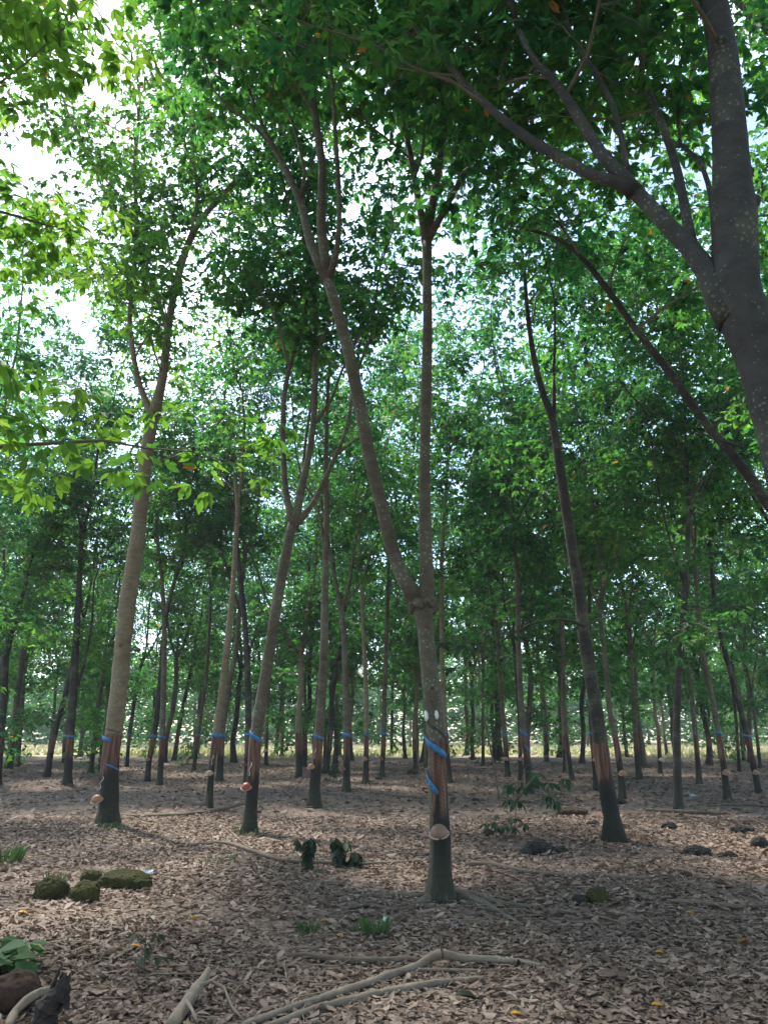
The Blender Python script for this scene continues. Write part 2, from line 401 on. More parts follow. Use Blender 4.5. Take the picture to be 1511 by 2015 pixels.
# ------------------------------------------------------------------ trees
def grow(start, d, r0, H, rs, step=.7):
    """continue a limb until it reaches height H"""
    pts, rad = [np.array(start)], [r0]; d = np.array(d) / np.linalg.norm(d); r = r0
    while pts[-1][2] < H and r > .008 and len(pts) < 18:
        d = d + rs.normal(0, .13, 3) + np.array([0, 0, .10]); d /= np.linalg.norm(d)
        pts.append(pts[-1] + d * step); r = r * .88; rad.append(r)
    return pts, rad
def crown_from_limbs(limbs, cb, rs, fine=True, dens=1.0, blen=(1.3, 2.6), size=1.0, tw_sides=3, elr=(-.1, .75)):
    """limbs: list of (pts, rad). returns twig MB, tips, dirs"""
    mb = MB(); tips, dirs = [], []
    for pts, rad in limbs:
        P, Rr = resample(pts, rad, .35)
        top = P[-1][2]
        for i in range(1, len(P)):
            z = P[i][2]
            if z < cb: continue
            if rs.random() > .74 * dens and i != len(P) - 1: continue
            tgt = P[i] - P[i - 1]; tgt /= np.linalg.norm(tgt) + 1e-9
            az = rs.uniform(0, 2 * np.pi); el = rs.uniform(*elr)
            d = np.array([np.cos(az) * np.cos(el), np.sin(az) * np.cos(el), np.sin(el)]) + tgt * .25
            if i == len(P) - 1: d = tgt
            d /= np.linalg.norm(d)
            ln = rs.uniform(*blen) * (1.15 - .45 * max(0, (z - cb) / max(1, top - cb)))
            k = max(3, int(ln / .32)); q = [P[i]]; dd = d.copy()
            for _ in range(k):
                dd = dd + rs.normal(0, .14, 3) + np.array([0, 0, (.05 if rs.random() > .3 else -.12) if elr[0] > -.2 else -.07]); dd /= np.linalg.norm(dd)
                q.append(q[-1] + dd * (ln / k))
            q = np.array(q); r0 = min(Rr[i] * .55, .006 + ln * .0075)
            tube(mb, q, np.linspace(r0, .003, len(q)), 4 if fine else 3, cap=False)
            for j in range(max(1, len(q) // 4), len(q)):
                for _ in range(3 if j < len(q) - 1 else 4):
                    a2 = rs.uniform(0, 2 * np.pi); e2 = rs.uniform(-.5, .8)
                    t = np.array([np.cos(a2) * np.cos(e2), np.sin(a2) * np.cos(e2), np.sin(e2)]) + dd * .3
                    t /= np.linalg.norm(t); l2 = rs.uniform(.2, .75)
                    e = q[j] + t * l2
                    if fine: tube(mb, np.array([q[j], q[j] + t * l2 * .5 + [0, 0, .02], e]), [.005, .004, .002], 3, cap=False)
                    tips.append(e); dirs.append(t)
    return mb, np.array(tips), np.array(dirs)

def trunk_attrs(base, yaw, panel_h=(.75, 1.42), wet_h=(.15, 1.0), r0=.12, dark=1.0, cen=None):
    yx, yy = math.cos(yaw), math.sin(yaw)
    def fn(V):
        n, s, _ = V.shape; c = V.mean(1, keepdims=True)
        d = V - c; d /= np.linalg.norm(d, axis=2, keepdims=True) + 1e-9
        side = d[..., 0] * yx + d[..., 1] * yy
        h = V[..., 2] - base[2]
        pan = np.clip(side * 1.4 + .5, 0, 1) + 0 * h
        wet = np.clip(side * 1.2 + .55, 0, 1) * dark + 0 * h
        if panel_h[0] > 20: pan = pan * 0; wet = wet * 0
        return dict(hgt=h.ravel(), pan=pan.ravel(), wet=wet.ravel())
    return fn

ALLT = []      # base positions of every tree
def px_limb(pts, Y0):
    P, W = [], []
    for p in pts:
        Y = Y0 + (p[3] if len(p) > 3 else 0)
        v, m = PT(p[0], p[1], Y); P.append(np.array(v)); W.append(p[2] * .5 * m / math.sqrt(1 + ((p[0] - 755.5) / F) ** 2) * .96)
    return P, W
def traced_tree(trunk, limbs, label, H=16.5, cb=6.5, seed=1, bark='bark', fine=True, dens=1.0, group='rubber trees of the plantation', panel=True,
                yaw=-1.2, extend=True, blen=(1.3, 2.7), size=1.0, name='rubber_tree', kids=None, flare=True, burl=None, low=0, Y=None, dark=1.0, leafm='leaf', trough=.045):
    """trunk: [(px, py, width_px[, dY])] from the ground up; limbs likewise, each starting on the trunk or on another limb"""
    rs = np.random.default_rng(seed)
    if Y is None:
        g, _ = GP(trunk[0][0], trunk[0][1]); Y = g.y
    P, W = px_limb(trunk, Y)
    base = P[0].copy(); base[2] = gh(base[0], base[1]) if Y < 60 else 0
    P[0] = base + np.array([0, 0, -.08])
    if P[1][2] < .15: P[1][2] = .15
    root = empty(name, tuple(base), label, 'tree', group); ALLT.append((base[0], base[1]))
    mb = MB()
    Pt, Wt = resample(P, W, .12 if Y < 12 else .2)
    h = Pt[:, 2] - base[2]
    if flare: Wt = Wt * (1 + .55 * np.exp(-np.clip(h, 0, 9) / .10))
    if burl:
        for bz, ba, bw in burl: Wt = Wt * (1 + ba * np.exp(-((h - bz) / bw) ** 2))
    sides = 18 if Y < 10 else (12 if Y < 20 else 8)
    at = trunk_attrs(base, yaw, dark=dark) if panel else trunk_attrs(base, yaw, (50, 51), (50, 51))
    ex = []; jit = np.random.default_rng(seed + 50)
    tube(mb, Pt, Wt, sides, trough, 0, at, seed=seed)
    # knots and old branch scars
    for k in range(int(3 + len(Pt) * .05)):
        i = jit.integers(min(int(np.argmin(abs(h - 1.75))), len(Pt) - 2), len(Pt)); a = jit.uniform(0, 6.28); rr = Wt[i]
        c = Pt[i] + rr * .8 * np.array([math.cos(a), math.sin(a), 0])
        out_ = np.array([math.cos(a), math.sin(a), .25])
        tube(mb, [c - out_ * rr * .2, c + out_ * rr * .2, c + out_ * rr * .42, c + out_ * rr * .5], [rr * .5, rr * .42, rr * .25, rr * .05], 7, .1, 0, seed=k)
    if burl and panel:
        for bz, ba, bw in burl:
            for k in range(9):
                c, rr = Pt[int(np.argmin(abs(h - bz)))], Wt[int(np.argmin(abs(h - bz)))] / (1 + ba)
                a = k * .7 + jit.uniform(-.2, .2); zz = jit.normal(0, bw * .5); s_ = rr * jit.uniform(.34, .58)
                p0 = c + np.array([math.cos(a), math.sin(a), 0]) * rr * 1.12 + [0, 0, zz]; o_ = np.array([math.cos(a), math.sin(a), jit.uniform(-.4, .3)])
                tube(mb, [p0 - o_ * s_, p0 - o_ * s_ * .3, p0 + o_ * s_ * .35, p0 + o_ * s_ * .8, p0 + o_ * s_], [s_ * .4, s_ * .95, s_, s_ * .6, s_ * .1], 8, .25, 0, seed=k)
    allim = []
    lsrc = limbs if limbs else []
    ends = []
    for li, l in enumerate(lsrc):
        Pl, Wl = px_limb(l, Y)
        Pl2, Wl2 = resample(Pl, Wl, .2)
        Wl2 = Wl2 * (1 + .35 * np.exp(-np.arange(len(Wl2)) / 1.2))
        tube(mb, Pl2, Wl2, 10 if Y < 20 else 6, .05, 0, seed=seed * 9 + li)
        for k in range(max(1, len(Pl2) // 8)):        # scars
            i = jit.integers(0, len(Pl2)); a = jit.uniform(0, 6.28); rr = Wl2[i]
            c = Pl2[i] + rr * .7 * np.array([math.cos(a), math.sin(a), 0])
            o_ = np.array([math.cos(a), math.sin(a), .3])
            tube(mb, [c - o_ * rr * .1, c + o_ * rr * .3, c + o_ * rr * .45], [rr * .5, rr * .38, rr * .05], 6, .1, 0, seed=k)
        pr = [(Pl, Wl)]
        if Pl[-1][2] < H - .5 and Wl[-1] > .014:
            gp, gr = grow(Pl[-1], Pl[-1] - Pl[-2] + np.array([0, 0, .3]), Wl[-1], H - rs.uniform(0, 2), rs)
            if len(gp) > 2:
                q, r_ = resample(gp, gr, .35); tube(mb, q, r_, 6, .04, 0, seed=li); pr.append((gp, gr))
        allim += pr
    allim.append((P, W))
    if extend and P[-1][2] < H - .5 and (not limbs):
        nf = 2 if rs.random() < .6 else 3
        a0 = rs.uniform(0, 6.28)
        for k in range(nf):
            a = a0 + k * 6.28 / nf; d = np.array([math.cos(a) * .35, math.sin(a) * .35, 1.]) + (P[-1] - P[-2]) / np.linalg.norm(P[-1] - P[-2]) * .5
            gp, gr = grow(P[-1], d, W[-1] * .8, H - rs.uniform(0, 2), rs)
            if len(gp) > 2:
                q, r_ = resample(gp, gr, .3); tube(mb, q, r_, 6, .04, 0, seed=k); allim.append((gp, gr))
    M_ = M[bark]
    tr = mb.build('trunk', M_, root, tuple(base))
    cm, tips, dirs = crown_from_limbs(allim, cb, rs, fine, dens, blen)
    if low:
        lp = [(p, w_) for p, w_ in zip(P, W)]
        c2, t2, d2 = crown_from_limbs([(P, W)], low, rs, fine, .55, (1.2, 2.6), elr=(-.5, .35))
        
        off = cm.n
        if c2.n:
            cm.v += c2.v; cm.f += [[i + off for i in f] for f in c2.f]; cm.n += c2.n
            tips = np.concatenate([tips, t2]) if len(tips) else t2; dirs = np.concatenate([dirs, d2]) if len(dirs) else d2
    if len(tips):
        V, LV = place_whorls(tips, dirs, fine, rs, size)
        leaf_object('crown', V, LV, M[leafm], root, tuple(base), cm, M['twig'])
    return dict(root=root, P=Pt, W=Wt, base=base, Y=Y)

def trunk_at(t, z):
    h = t['P'][:, 2] - t['base'][2]; i = int(np.argmin(abs(h - z)))
    return t['P'][i], t['W'][i]
def tape(t, h0, h1, a0, a1, wid=.035, tail=0, name='tape_band', m_='tape', stand=1.0):
    """helical plastic strip hugging the trunk from angle a0 (height h0) to a1 (h1); angle 0 faces the camera, + to the right"""
    n = 16; v = []
    for i in range(n + 1):
        k = i / n; a = a0 + (a1 - a0) * k; h = h0 + (h1 - h0) * k
        c, r = trunk_at(t, h); tap = min(1, (1 - k) * 6 + .35) if tail else 1
        jg = .004 * math.sin(i * 2.1)
        for s, rr in ((-1, 1.0), (1, 1.0)):
            hz = t['base'][2] + h + s * wid * .5 * tap + jg
            rad = r * (1 + .13 * stand) + .005 * stand + (.006 if s > 0 else 0)
            # interpolate the trunk axis smoothly
            hh = hz - t['base'][2]; hs = t['P'][:, 2] - t['base'][2]
            cx = np.interp(hh, hs, t['P'][:, 0]); cy = np.interp(hh, hs, t['P'][:, 1])
            v.append((cx + rad * math.sin(a), cy - rad * math.cos(a), hz))
    nn = len(v); vi = [(x * 1 , y, z) for x, y, z in v]
    # thickness: inner copy
    cen = t['P'][:, :2]
    inn = []
    for (x, y, z) in v:
        hs = t['P'][:, 2]; cx = np.interp(z, hs, cen[:, 0]); cy = np.interp(z, hs, cen[:, 1])
        dx, dy = x - cx, y - cy; l = math.hypot(dx, dy); k = (l - .003) / l
        inn.append((cx + dx * k, cy + dy * k, z))
    f = []
    for i in range(n):
        a = 2 * i
        f.append((a, a + 1, a + 3, a + 2)); f.append((nn + a, nn + a + 2, nn + a + 3, nn + a + 1))
        f.append((a, a + 2, nn + a + 2, nn + a)); f.append((a + 1, nn + a + 1, nn + a + 3, a + 3))
    mb = MB(); mb.add(v + inn, f)
    return mb.build(name, M[m_], t['root'], tuple(t['base']), smooth=True)
def cup(px, py, t, col, label, size=.075, face=None, upside=True, spout=True):
    """clay latex cup turned upside down on its wire ring, tied to the trunk"""
    base = t['base']; v, m = PT(px, py, t['Y'])
    z = v.z - base[2]; c, r = trunk_at(t, z)
    dx = v.x - c[0]
    lim = r + size * .95
    a = math.asin(max(-1, min(1, dx / lim)))
    pos = Vector((c[0] + lim * math.sin(a), c[1] - lim * math.cos(a), v.z))
    root = empty('latex_cup', tuple(pos), label, 'cup', 'clay cups tied to the rubber trees')
    tilt = random.uniform(-.25, .25)
    prof = [(0, .80), (.25, .78), (.5, .68), (.72, .48), (.88, .2), (.95, -.05), (.98, -.22), (.90, -.22), (.84, 0), (.62, .45), (.3, .66), (0, .7)]
    mb = MB(); S_ = 24; vs = []
    for (rr, zz) in prof:
        for j in range(S_):
            th = j * 2 * math.pi / S_; wob = 1 + .03 * math.sin(2 * th + 1)
            vs.append((rr * size * wob * math.cos(th), rr * size * wob * math.sin(th), zz * size))
    f = [(i * S_ + j, i * S_ + (j + 1) % S_, (i + 1) * S_ + (j + 1) % S_, (i + 1) * S_ + j) for i in range(len(prof) - 1) for j in range(S_)]
    mb.add(np.array(vs), f)
    bo = mb.build('bowl', M[col], root)
    bo.rotation_euler = (R(24), tilt, 0)
    rm = MB(); th = np.linspace(0, 2 * np.pi, 25)
    tube(rm, np.stack([size * 1.03 * np.cos(th), size * 1.03 * np.sin(th), th * 0 - size * .2], 1), [size * .085] * 25, 6, cap=False)
    ro = rm.build('rim', M['cuprim'], bo)
    wr = MB()
    dirx, diry = -math.sin(a), math.cos(a)
    th = np.linspace(0, 2 * np.pi, 20)
    tube(wr, np.stack([size * .8 * np.cos(th), size * .8 * np.sin(th), th * 0 - size * .35], 1), [.0025] * 20, 4, cap=False)
    for s in (-.5, .5):
        ox, oy = -diry * s * size, dirx * s * size
        tube(wr, [(ox + dirx * size * .5, oy + diry * size * .5, -size * .35), (ox + dirx * size, oy + diry * size, -size * .5), (ox * .6 + dirx * (size + r * .25), oy * .6 + diry * (size + r * .25), -size * .6)], [.0025] * 3, 4)
    wr.build('wire_holder', M['wire'], root)
    if spout:
        sp = MB(); zc = v.z + .36
        c2, r2 = trunk_at(t, zc - base[2])
        q = []
        for k in range(9):
            kk = k / 8; aa = a + .25 - .3 * kk + .12 * math.sin(kk * 9)
            zz = zc - .2 * kk
            q.append((c2[0] + (r2 * 1.12 + .004) * math.sin(aa), c2[1] - (r2 * 1.12 + .004) * math.cos(aa), zz))
        tube(sp, q, [.0035 + .0015 * math.sin(k) for k in range(9)], 5)
        sp.build('latex_drip', M['latex'], t['root'], tuple(base))
    return root

# ================================================================== GROUND
def ground():
    xs = np.unique(np.concatenate([np.linspace(-300, -40, 12), np.linspace(-40, -12, 30), np.linspace(-12, 12, 121), np.linspace(12, 40, 30), np.linspace(40, 300, 12)]))
    ys = np.unique(np.concatenate([np.linspace(-120, -8, 10), np.linspace(-8, 24, 150), np.linspace(24, 60, 40), np.linspace(60, 420, 20)]))
    X, Y = np.meshgrid(xs, ys)
    Z = 0.035 * np.sin(X * .9 + 1.3) * np.sin(Y * .7) + 0.02 * np.sin(X * 2.3 + Y * 1.9)
    Z = Z * (np.abs(X) < 45) * (Y < 60)
    mb = MB(); nx, ny = len(xs), len(ys)
    f = [(j * nx + i, j * nx + i + 1, (j + 1) * nx + i + 1, (j + 1) * nx + i) for j in range(ny - 1) for i in range(nx - 1)]
    mb.add(np.stack([X, Y, Z], -1).reshape(-1, 3), f)
    o = mb.build('ground', M['ground']); tag(o, 'brown forest floor under the trees', kind='structure')
ground()

# fallen dry leaves: beyond counting
def litter():
    rs = np.random.default_rng(11)
    def zone(n, y0, y1, p=1.0, sz=1.0):
        y = y0 + (y1 - y0) * rs.random(n) ** p
        half = y * .56 + 1.2
        x = (rs.random(n) * 2 - 1) * half
        return x, y, np.full(n, sz)
    parts = [zone(95000, 1.6, 7, .8, .62), zone(105000, 7, 15, .8, .76), zone(45000, 15, 42, .8, 1.3)]
    x, y, sc = [np.concatenate(a) for a in zip(*parts)]
    # patchy density
    keep = (np.sin(x * 1.7 + 2 * np.sin(y * .9)) * np.sin(y * 1.3 + 1.5 * np.sin(x * .8)) * .5 + .5) + rs.random(len(x)) > .52
    x, y, sc = x[keep], y[keep], sc[keep]; n = len(x)
    z = 0.035 * np.sin(x * .9 + 1.3) * np.sin(y * .7) + 0.02 * np.sin(x * 2.3 + y * 1.9)
    ln = np.clip(np.exp(rs.normal(np.log(.072), .38, n)), .025, .17) * sc; wd = ln * rs.uniform(.22, .58, n)
    curl = rs.normal(.0, .2, n); cup_ = rs.normal(.06, .17, n)
    T = np.zeros((n, 6, 3))
    prof = [(-.5, 0), (-.2, .42), (.18, .5), (.5, 0), (.18, -.5), (-.2, -.42)]
    for k, (a, b) in enumerate(prof):
        T[:, k, 0] = a * ln; T[:, k, 1] = b * wd
        T[:, k, 2] = curl * ln * (a * a * 4 - .3) * .6 + cup_ * wd * abs(b) * 2
    az = rs.uniform(0, 2 * np.pi, n); tx = rs.normal(0, .19, n); ty = rs.normal(0, .19, n)
    c, s = np.cos(tx), np.sin(tx); Y_ = T[..., 1] * c[:, None] - T[..., 2] * s[:, None]; Z_ = T[..., 1] * s[:, None] + T[..., 2] * c[:, None]
    T[..., 1], T[..., 2] = Y_, Z_
    c, s = np.cos(ty), np.sin(ty); X_ = T[..., 0] * c[:, None] + T[..., 2] * s[:, None]; Z_ = -T[..., 0] * s[:, None] + T[..., 2] * c[:, None]
    T[..., 0], T[..., 2] = X_, Z_
    c, s = np.cos(az), np.sin(az); X_ = T[..., 0] * c[:, None] - T[..., 1] * s[:, None]; Y_ = T[..., 0] * s[:, None] + T[..., 1] * c[:, None]
    T[..., 0], T[..., 1] = X_, Y_
    zmin = T[..., 2].min(1)
    T += np.stack([x, y, z + .004 - zmin * .75 + rs.uniform(0, .018, n)], 1)[:, None]
    lv = np.clip(rs.normal(.46, .36, n), 0, .99)
    o = leaf_object('leaf_litter', T, lv, M['litter']); tag(o, 'dry brown fallen leaves covering the forest floor', kind='stuff')
litter()

# ================================================================== NEAR TREES
T = {}
T['main'] = traced_tree(
    [(866, 1772, 52), (866, 1740, 46), (866, 1650, 42), (861, 1550, 39), (857, 1450, 37), (846, 1330, 34), (838, 1250, 32), (832, 1190, 36)],
    [[(834, 1195, 30), (839, 1150, 27), (838, 1100, 26), (836, 1000, 25), (836, 900, 23), (838, 780, 22), (841, 650, 20), (840, 560, 19), (840, 470, 19, .1)],
     [(828, 1195, 28), (800, 1150, 27), (772, 1080, 26), (752, 1000, 25, -.1), (728, 900, 25, -.2), (708, 800, 25, -.3), (688, 700, 24, -.4), (666, 620, 23, -.4), (645, 550, 22, -.4)],
     [(840, 475, 17, .1), (828, 420, 15, .1), (815, 350, 13, .2), (800, 270, 11, .3), (765, 140, 9, .5), (740, 50, 7, .6), (722, -60, 5, .7)],
     [(840, 475, 14, .1), (868, 425, 12, 0), (900, 365, 11, -.2), (930, 305, 10, -.3), (948, 250, 9, -.4), (960, 150, 7, -.4)],
     [(645, 552, 18, -.4), (612, 480, 17, -.3), (592, 400, 16, -.2), (570, 350, 14, -.1), (545, 300, 12, 0), (520, 255, 9, .1), (495, 190, 6, .2)],
     [(647, 552, 13, -.4), (663, 495, 11, -.6), (668, 400, 10, -.7), (662, 300, 9, -.8), (656, 200, 8, -.9), (648, 90, 7, -.9), (640, -30, 5, -.9)],
     [(592, 400, 8, -.2), (600, 340, 6, -.3), (575, 240, 5, -.3), (560, 210, 4, -.3)]],
    'tall central rubber tree forked low into a V above a knobbly collar',
    H=16.5, cb=8.2, seed=21, bark='bark', yaw=-.7, burl=[(2.80, .30, .09), (2.98, .18, .07)], blen=(1.2, 2.6), dens=1.2)
T['left'] = traced_tree(
    [(213, 1622, 44), (216, 1560, 41), (217, 1500, 39), (232, 1380, 37), (250, 1200, 35), (272, 1050, 32), (288, 900, 28), (304, 805, 24)],
    [[(304, 815, 22), (321, 740, 19), (331, 650, 17), (346, 565, 15), (371, 480, 14), (392, 438, 13), (432, 390, 11), (480, 342, 9), (516, 318, 6)],
     [(300, 820, 14), (272, 745, 12), (256, 640, 11), (262, 560, 10), (268, 480, 10), (268, 400, 9), (265, 330, 8), (273, 250, 7)],
     [(371, 485, 9), (388, 400, 8), (383, 330, 7), (379, 270, 6)],
     [(330, 660, 9), (316, 600, 8), (296, 545, 7)]],
    'thick pale brown rubber tree at the left with an orange cup low on its trunk', H=17.5, cb=8.0, seed=5, bark='barklight', yaw=-1.4, blen=(1.3, 2.8), leafm='sunlitleaf', dens=1.15)
T['y'] = traced_tree(
    [(490, 1640, 31), (494, 1590, 27), (498, 1540, 26), (504, 1450, 25), (520, 1350, 24), (531, 1280, 23), (546, 1180, 22), (561, 1100, 20), (577, 1025, 19)],
    [[(577, 1032, 15), (562, 960, 12), (557, 850, 11), (562, 760, 10), (580, 690, 8), (600, 620, 7), (607, 540, 6)],
     [(578, 1032, 17), (596, 950, 15), (611, 880, 13), (619, 800, 12), (620, 700, 11), (621, 600, 9), (610, 500, 8), (600, 420, 6)],
     [(580, 1034, 13), (618, 988, 11), (650, 920, 9), (680, 850, 8), (692, 790, 7), (704, 730, 6), (730, 660, 5)],
     [(616, 835, 8), (650, 790, 6), (673, 728, 5)],
     [(664, 893, 6), (700, 865, 5), (732, 848, 3)],
     [(596, 960, 7, .3), (600, 880, 6, .4), (611, 800, 5, .5), (618, 740, 5, .6)]],
    'leaning rubber tree left of centre with a deep red cup and a three-way fork', H=16, cb=7.6, seed=8, bark='bark', yaw=-.9, dark=1.3)
T['cen'] = traced_tree(
    [(619, 1590, 26), (619, 1550, 23), (623, 1500, 22), (631, 1400, 19), (637, 1300, 17), (639, 1200, 15), (641, 1100, 13), (643, 1000, 11), (642, 880, 9), (645, 780, 7), (650, 700, 5)],
    [[(640, 1080, 6), (625, 1000, 5), (598, 950, 4)]],
    'straight rubber tree left of centre with an orange cup beside a square brown board', H=16, cb=6.5, seed=9, yaw=-1.2)
T['thin1'] = traced_tree([(682, 1558, 15), (682, 1450, 14), (680, 1350, 12), (677, 1260, 11), (672, 1195, 11)],
    [[(672, 1200, 8), (657, 1130, 7), (648, 1080, 6), (640, 1030, 5)], [(673, 1200, 7), (684, 1160, 6), (692, 1110, 5), (700, 1060, 4)], [(675, 1195, 5), (695, 1165, 4), (715, 1140, 3)]],
    'slim dark rubber tree just right of the square board, swollen at head height', H=15, cb=6, seed=10)
T['thin2'] = traced_tree([(719, 1542, 12), (721, 1450, 10), (720, 1350, 9), (715, 1250, 8), (711, 1150, 7), (708, 1080, 5), (705, 1000, 4)], [],
    'slim rubber tree with a bare orange tapping panel and a pink cup on its left', H=15, cb=6, seed=11, bark='barklight')
T['thin3'] = traced_tree([(751, 1528, 10), (755, 1450, 10), (757, 1350, 9), (762, 1200, 8), (765, 1100, 7)], [],
    'slim straight rubber tree with a small reddish cup, left of the low-forked tree', H=15, cb=6, seed=12)
T['l7'] = traced_tree([(412, 1590, 15), (416, 1520, 13), (426, 1440, 15), (438, 1350, 14), (450, 1250, 13), (459, 1150, 11), (463, 1080, 10), (468, 1000, 9), (463, 940, 8)],
    [[(466, 1010, 6), (476, 930, 6), (481, 850, 5), (477, 770, 4)]],
    'slender pale rubber tree with a beige cup, standing left of the leaning red-cup tree', H=16, cb=6.5, seed=13, bark='barklight')
T['l7b'] = traced_tree([(432, 1538, 15), (437, 1440, 14), (449, 1360, 12), (464, 1280, 10), (472, 1200, 9)], [],
    'dark slender rubber tree right behind the beige-cup tree', H=15, cb=6, seed=14)
T['l8'] = traced_tree([(486, 1548, 16), (489, 1450, 14), (488, 1350, 13), (484, 1250, 12), (475, 1160, 11), (467, 1080, 10), (462, 1000, 9)],
    [[(465, 1040, 7), (450, 960, 6), (441, 900, 5)]],
    'dark straight rubber tree half hidden behind the leaning red-cup tree', H=15.5, cb=6.2, seed=15, bark='barkdark')
T['l9'] = traced_tree([(133, 1546, 20), (137, 1480, 19), (142, 1400, 20), (147, 1320, 19), (151, 1250, 16), (156, 1160, 13), (160, 1080, 11), (163, 1040, 11)],
    [[(164, 1045, 8), (176, 1000, 7), (186, 950, 6), (191, 900, 5)], [(162, 1045, 6), (152, 1000, 5), (148, 960, 4)], [(153, 1350, 7), (170, 1290, 6), (181, 1230, 5)]],
    'dark stout rubber tree left of the thick pale tree, with a low side limb', H=15.5, cb=6, seed=16, bark='barkdark', low=3.2)
T['l10'] = traced_tree([(290, 1538, 12), (295, 1490, 12), (305, 1440, 12), (315, 1350, 11), (325, 1230, 9), (342, 1150, 7), (361, 1105, 6)], [],
    'right-leaning dark rubber tree crossing its straight neighbour', H=15, cb=6, seed=17, bark='barkdark')
T['l11'] = traced_tree([(314, 1546, 13), (320, 1450, 12), (322, 1350, 12), (324, 1250, 11), (320, 1150, 8), (312, 1080, 7), (308, 1000, 6)],
    [[(323, 1220, 7), (338, 1160, 6), (352, 1110, 5), (372, 1050, 4)]],
    'straight rubber tree with a tiny orange cup, crossed by its leaning neighbour', H=15, cb=6, seed=18)
T['l12'] = traced_tree([(250, 1510, 9), (255, 1450, 8), (265, 1380, 8), (272, 1330, 7), (283, 1295, 7)],
    [[(283, 1298, 5), (290, 1260, 4), (293, 1200, 3)], [(283, 1298, 5), (300, 1275, 4), (316, 1240, 3)]],
    'thin dark rubber tree just right of the thick pale tree, forked like a Y', H=14, cb=6, seed=19, bark='barkdark')
T['l13'] = traced_tree([(381, 1517, 8), (390, 1450, 8), (400, 1380, 7), (407, 1320, 7), (412, 1250, 6), (415, 1160, 5)], [],
    'thin leaning rubber tree between the crossing pair and the beige-cup tree', H=14, cb=5.5, seed=20)
T['l14'] = traced_tree([(-6, 1545, 20), (2, 1450, 18), (8, 1380, 17), (14, 1290, 15), (30, 1220, 13), (48, 1160, 10)], [],
    'dark rubber tree cut by the left edge of the picture', H=15, cb=5, seed=22, bark='barkdark', low=3.0)
T['l15'] = traced_tree([(95, 1497, 8), (105, 1420, 7), (112, 1330, 6)], [], 'thin rubber tree far back at the left, near the stout dark tree', H=14, cb=4, seed=23)
T['r16'] = traced_tree(
    [(1208, 1656, 40), (1203, 1610, 35), (1188, 1520, 34), (1178, 1440, 32), (1165, 1350, 28), (1150, 1260, 27), (1141, 1180, 25), (1125, 1080, 23), (1110, 980, 21), (1098, 900, 19), (1085, 820, 17), (1070, 780, 15), (1058, 740, 13), (1046, 680, 11), (1036, 600, 9), (1031, 520, 7)],
    [[(1088, 835, 9), (1090, 790, 8), (1089, 740, 6)], [(1147, 1232, 6, -.2), (1125, 1222, 5, -.3), (1095, 1218, 4, -.4), (1045, 1228, 4, -.5), (1000, 1252, 3, -.6), (965, 1275, 2, -.6)]],
    'large dark rubber tree leaning left at the right, standing among stones', H=16.5, cb=7.5, seed=24, bark='barkdark', yaw=-2.2, dark=1.5, panel=True, dens=1.4)
T['r17'] = traced_tree(
    [(1334, 1598, 20), (1331, 1500, 17), (1331, 1400, 16), (1337, 1300, 14), (1344, 1200, 12), (1350, 1100, 11), (1355, 1012, 10)],
    [[(1355, 1018, 8), (1353, 950, 7), (1349, 880, 6), (1345, 800, 4)], [(1356, 1016, 6), (1376, 980, 5), (1396, 940, 4), (1412, 890, 4)], [(1346, 1150, 6), (1322, 1080, 5), (1302, 1000, 4), (1290, 930, 4)]],
    'almost black upright rubber tree with no tape, right of the large leaning tree', H=15.5, cb=6, seed=25, bark='barkdark', panel=False, dens=1.25, low=2.6)
T['big'] = traced_tree(
    [(1672, 1977, 150), (1665, 1900, 128), (1645, 1500, 118), (1605, 1200, 112), (1568, 1000, 108), (1530, 830, 104), (1500, 720, 104), (1462, 620, 108), (1448, 560, 100), (1446, 480, 90), (1442, 400, 85), (1437, 300, 78), (1430, 200, 70), (1420, 100, 62), (1405, 0, 56), (1388, -110, 50)],
    [[(1450, 625, 70, 0), (1412, 580, 55, .05), (1388, 530, 48, .1), (1350, 480, 40, .2), (1300, 430, 36, .25), (1255, 382, 34, .3), (1225, 362, 30, .3), (1165, 345, 24, .35), (1110, 315, 22, .4), (1050, 280, 20, .45), (1008, 250, 18, .5), (955, 205, 15, .6), (900, 150, 12, .7), (860, 100, 9, .8)],
     [(1248, 380, 30, .3), (1215, 340, 27, .3), (1180, 300, 25, .35), (1145, 242, 23, .4), (1112, 190, 20, .45), (1085, 152, 17, .5), (1055, 125, 14, .55), (1020, 60, 10, .6)],
     [(1235, 355, 13, .3), (1222, 270, 12, .3), (1202, 200, 11, .35), (1170, 140, 10, .4), (1130, 85, 8, .5)],
     [(1362, 495, 22, .2), (1352, 440, 20, .3), (1335, 350, 19, .4), (1318, 290, 17, .5), (1290, 215, 15, .6), (1262, 150, 12, .7)],
     [(1404, 560, 14, .1), (1404, 450, 12, .4), (1392, 360, 11, .6), (1370, 310, 10, .8), (1338, 285, 8, 1.)]],
    'massive grey rubber tree leaning in over the right edge, a broad limb reaching left', H=15.5, cb=6.8, seed=26, bark='barkgrey', panel=False, Y=5.0,
    burl=[(5.2, .12, .25), (7.9, .10, .10)], blen=(1.0, 2.6), dens=1.4, trough=.022)
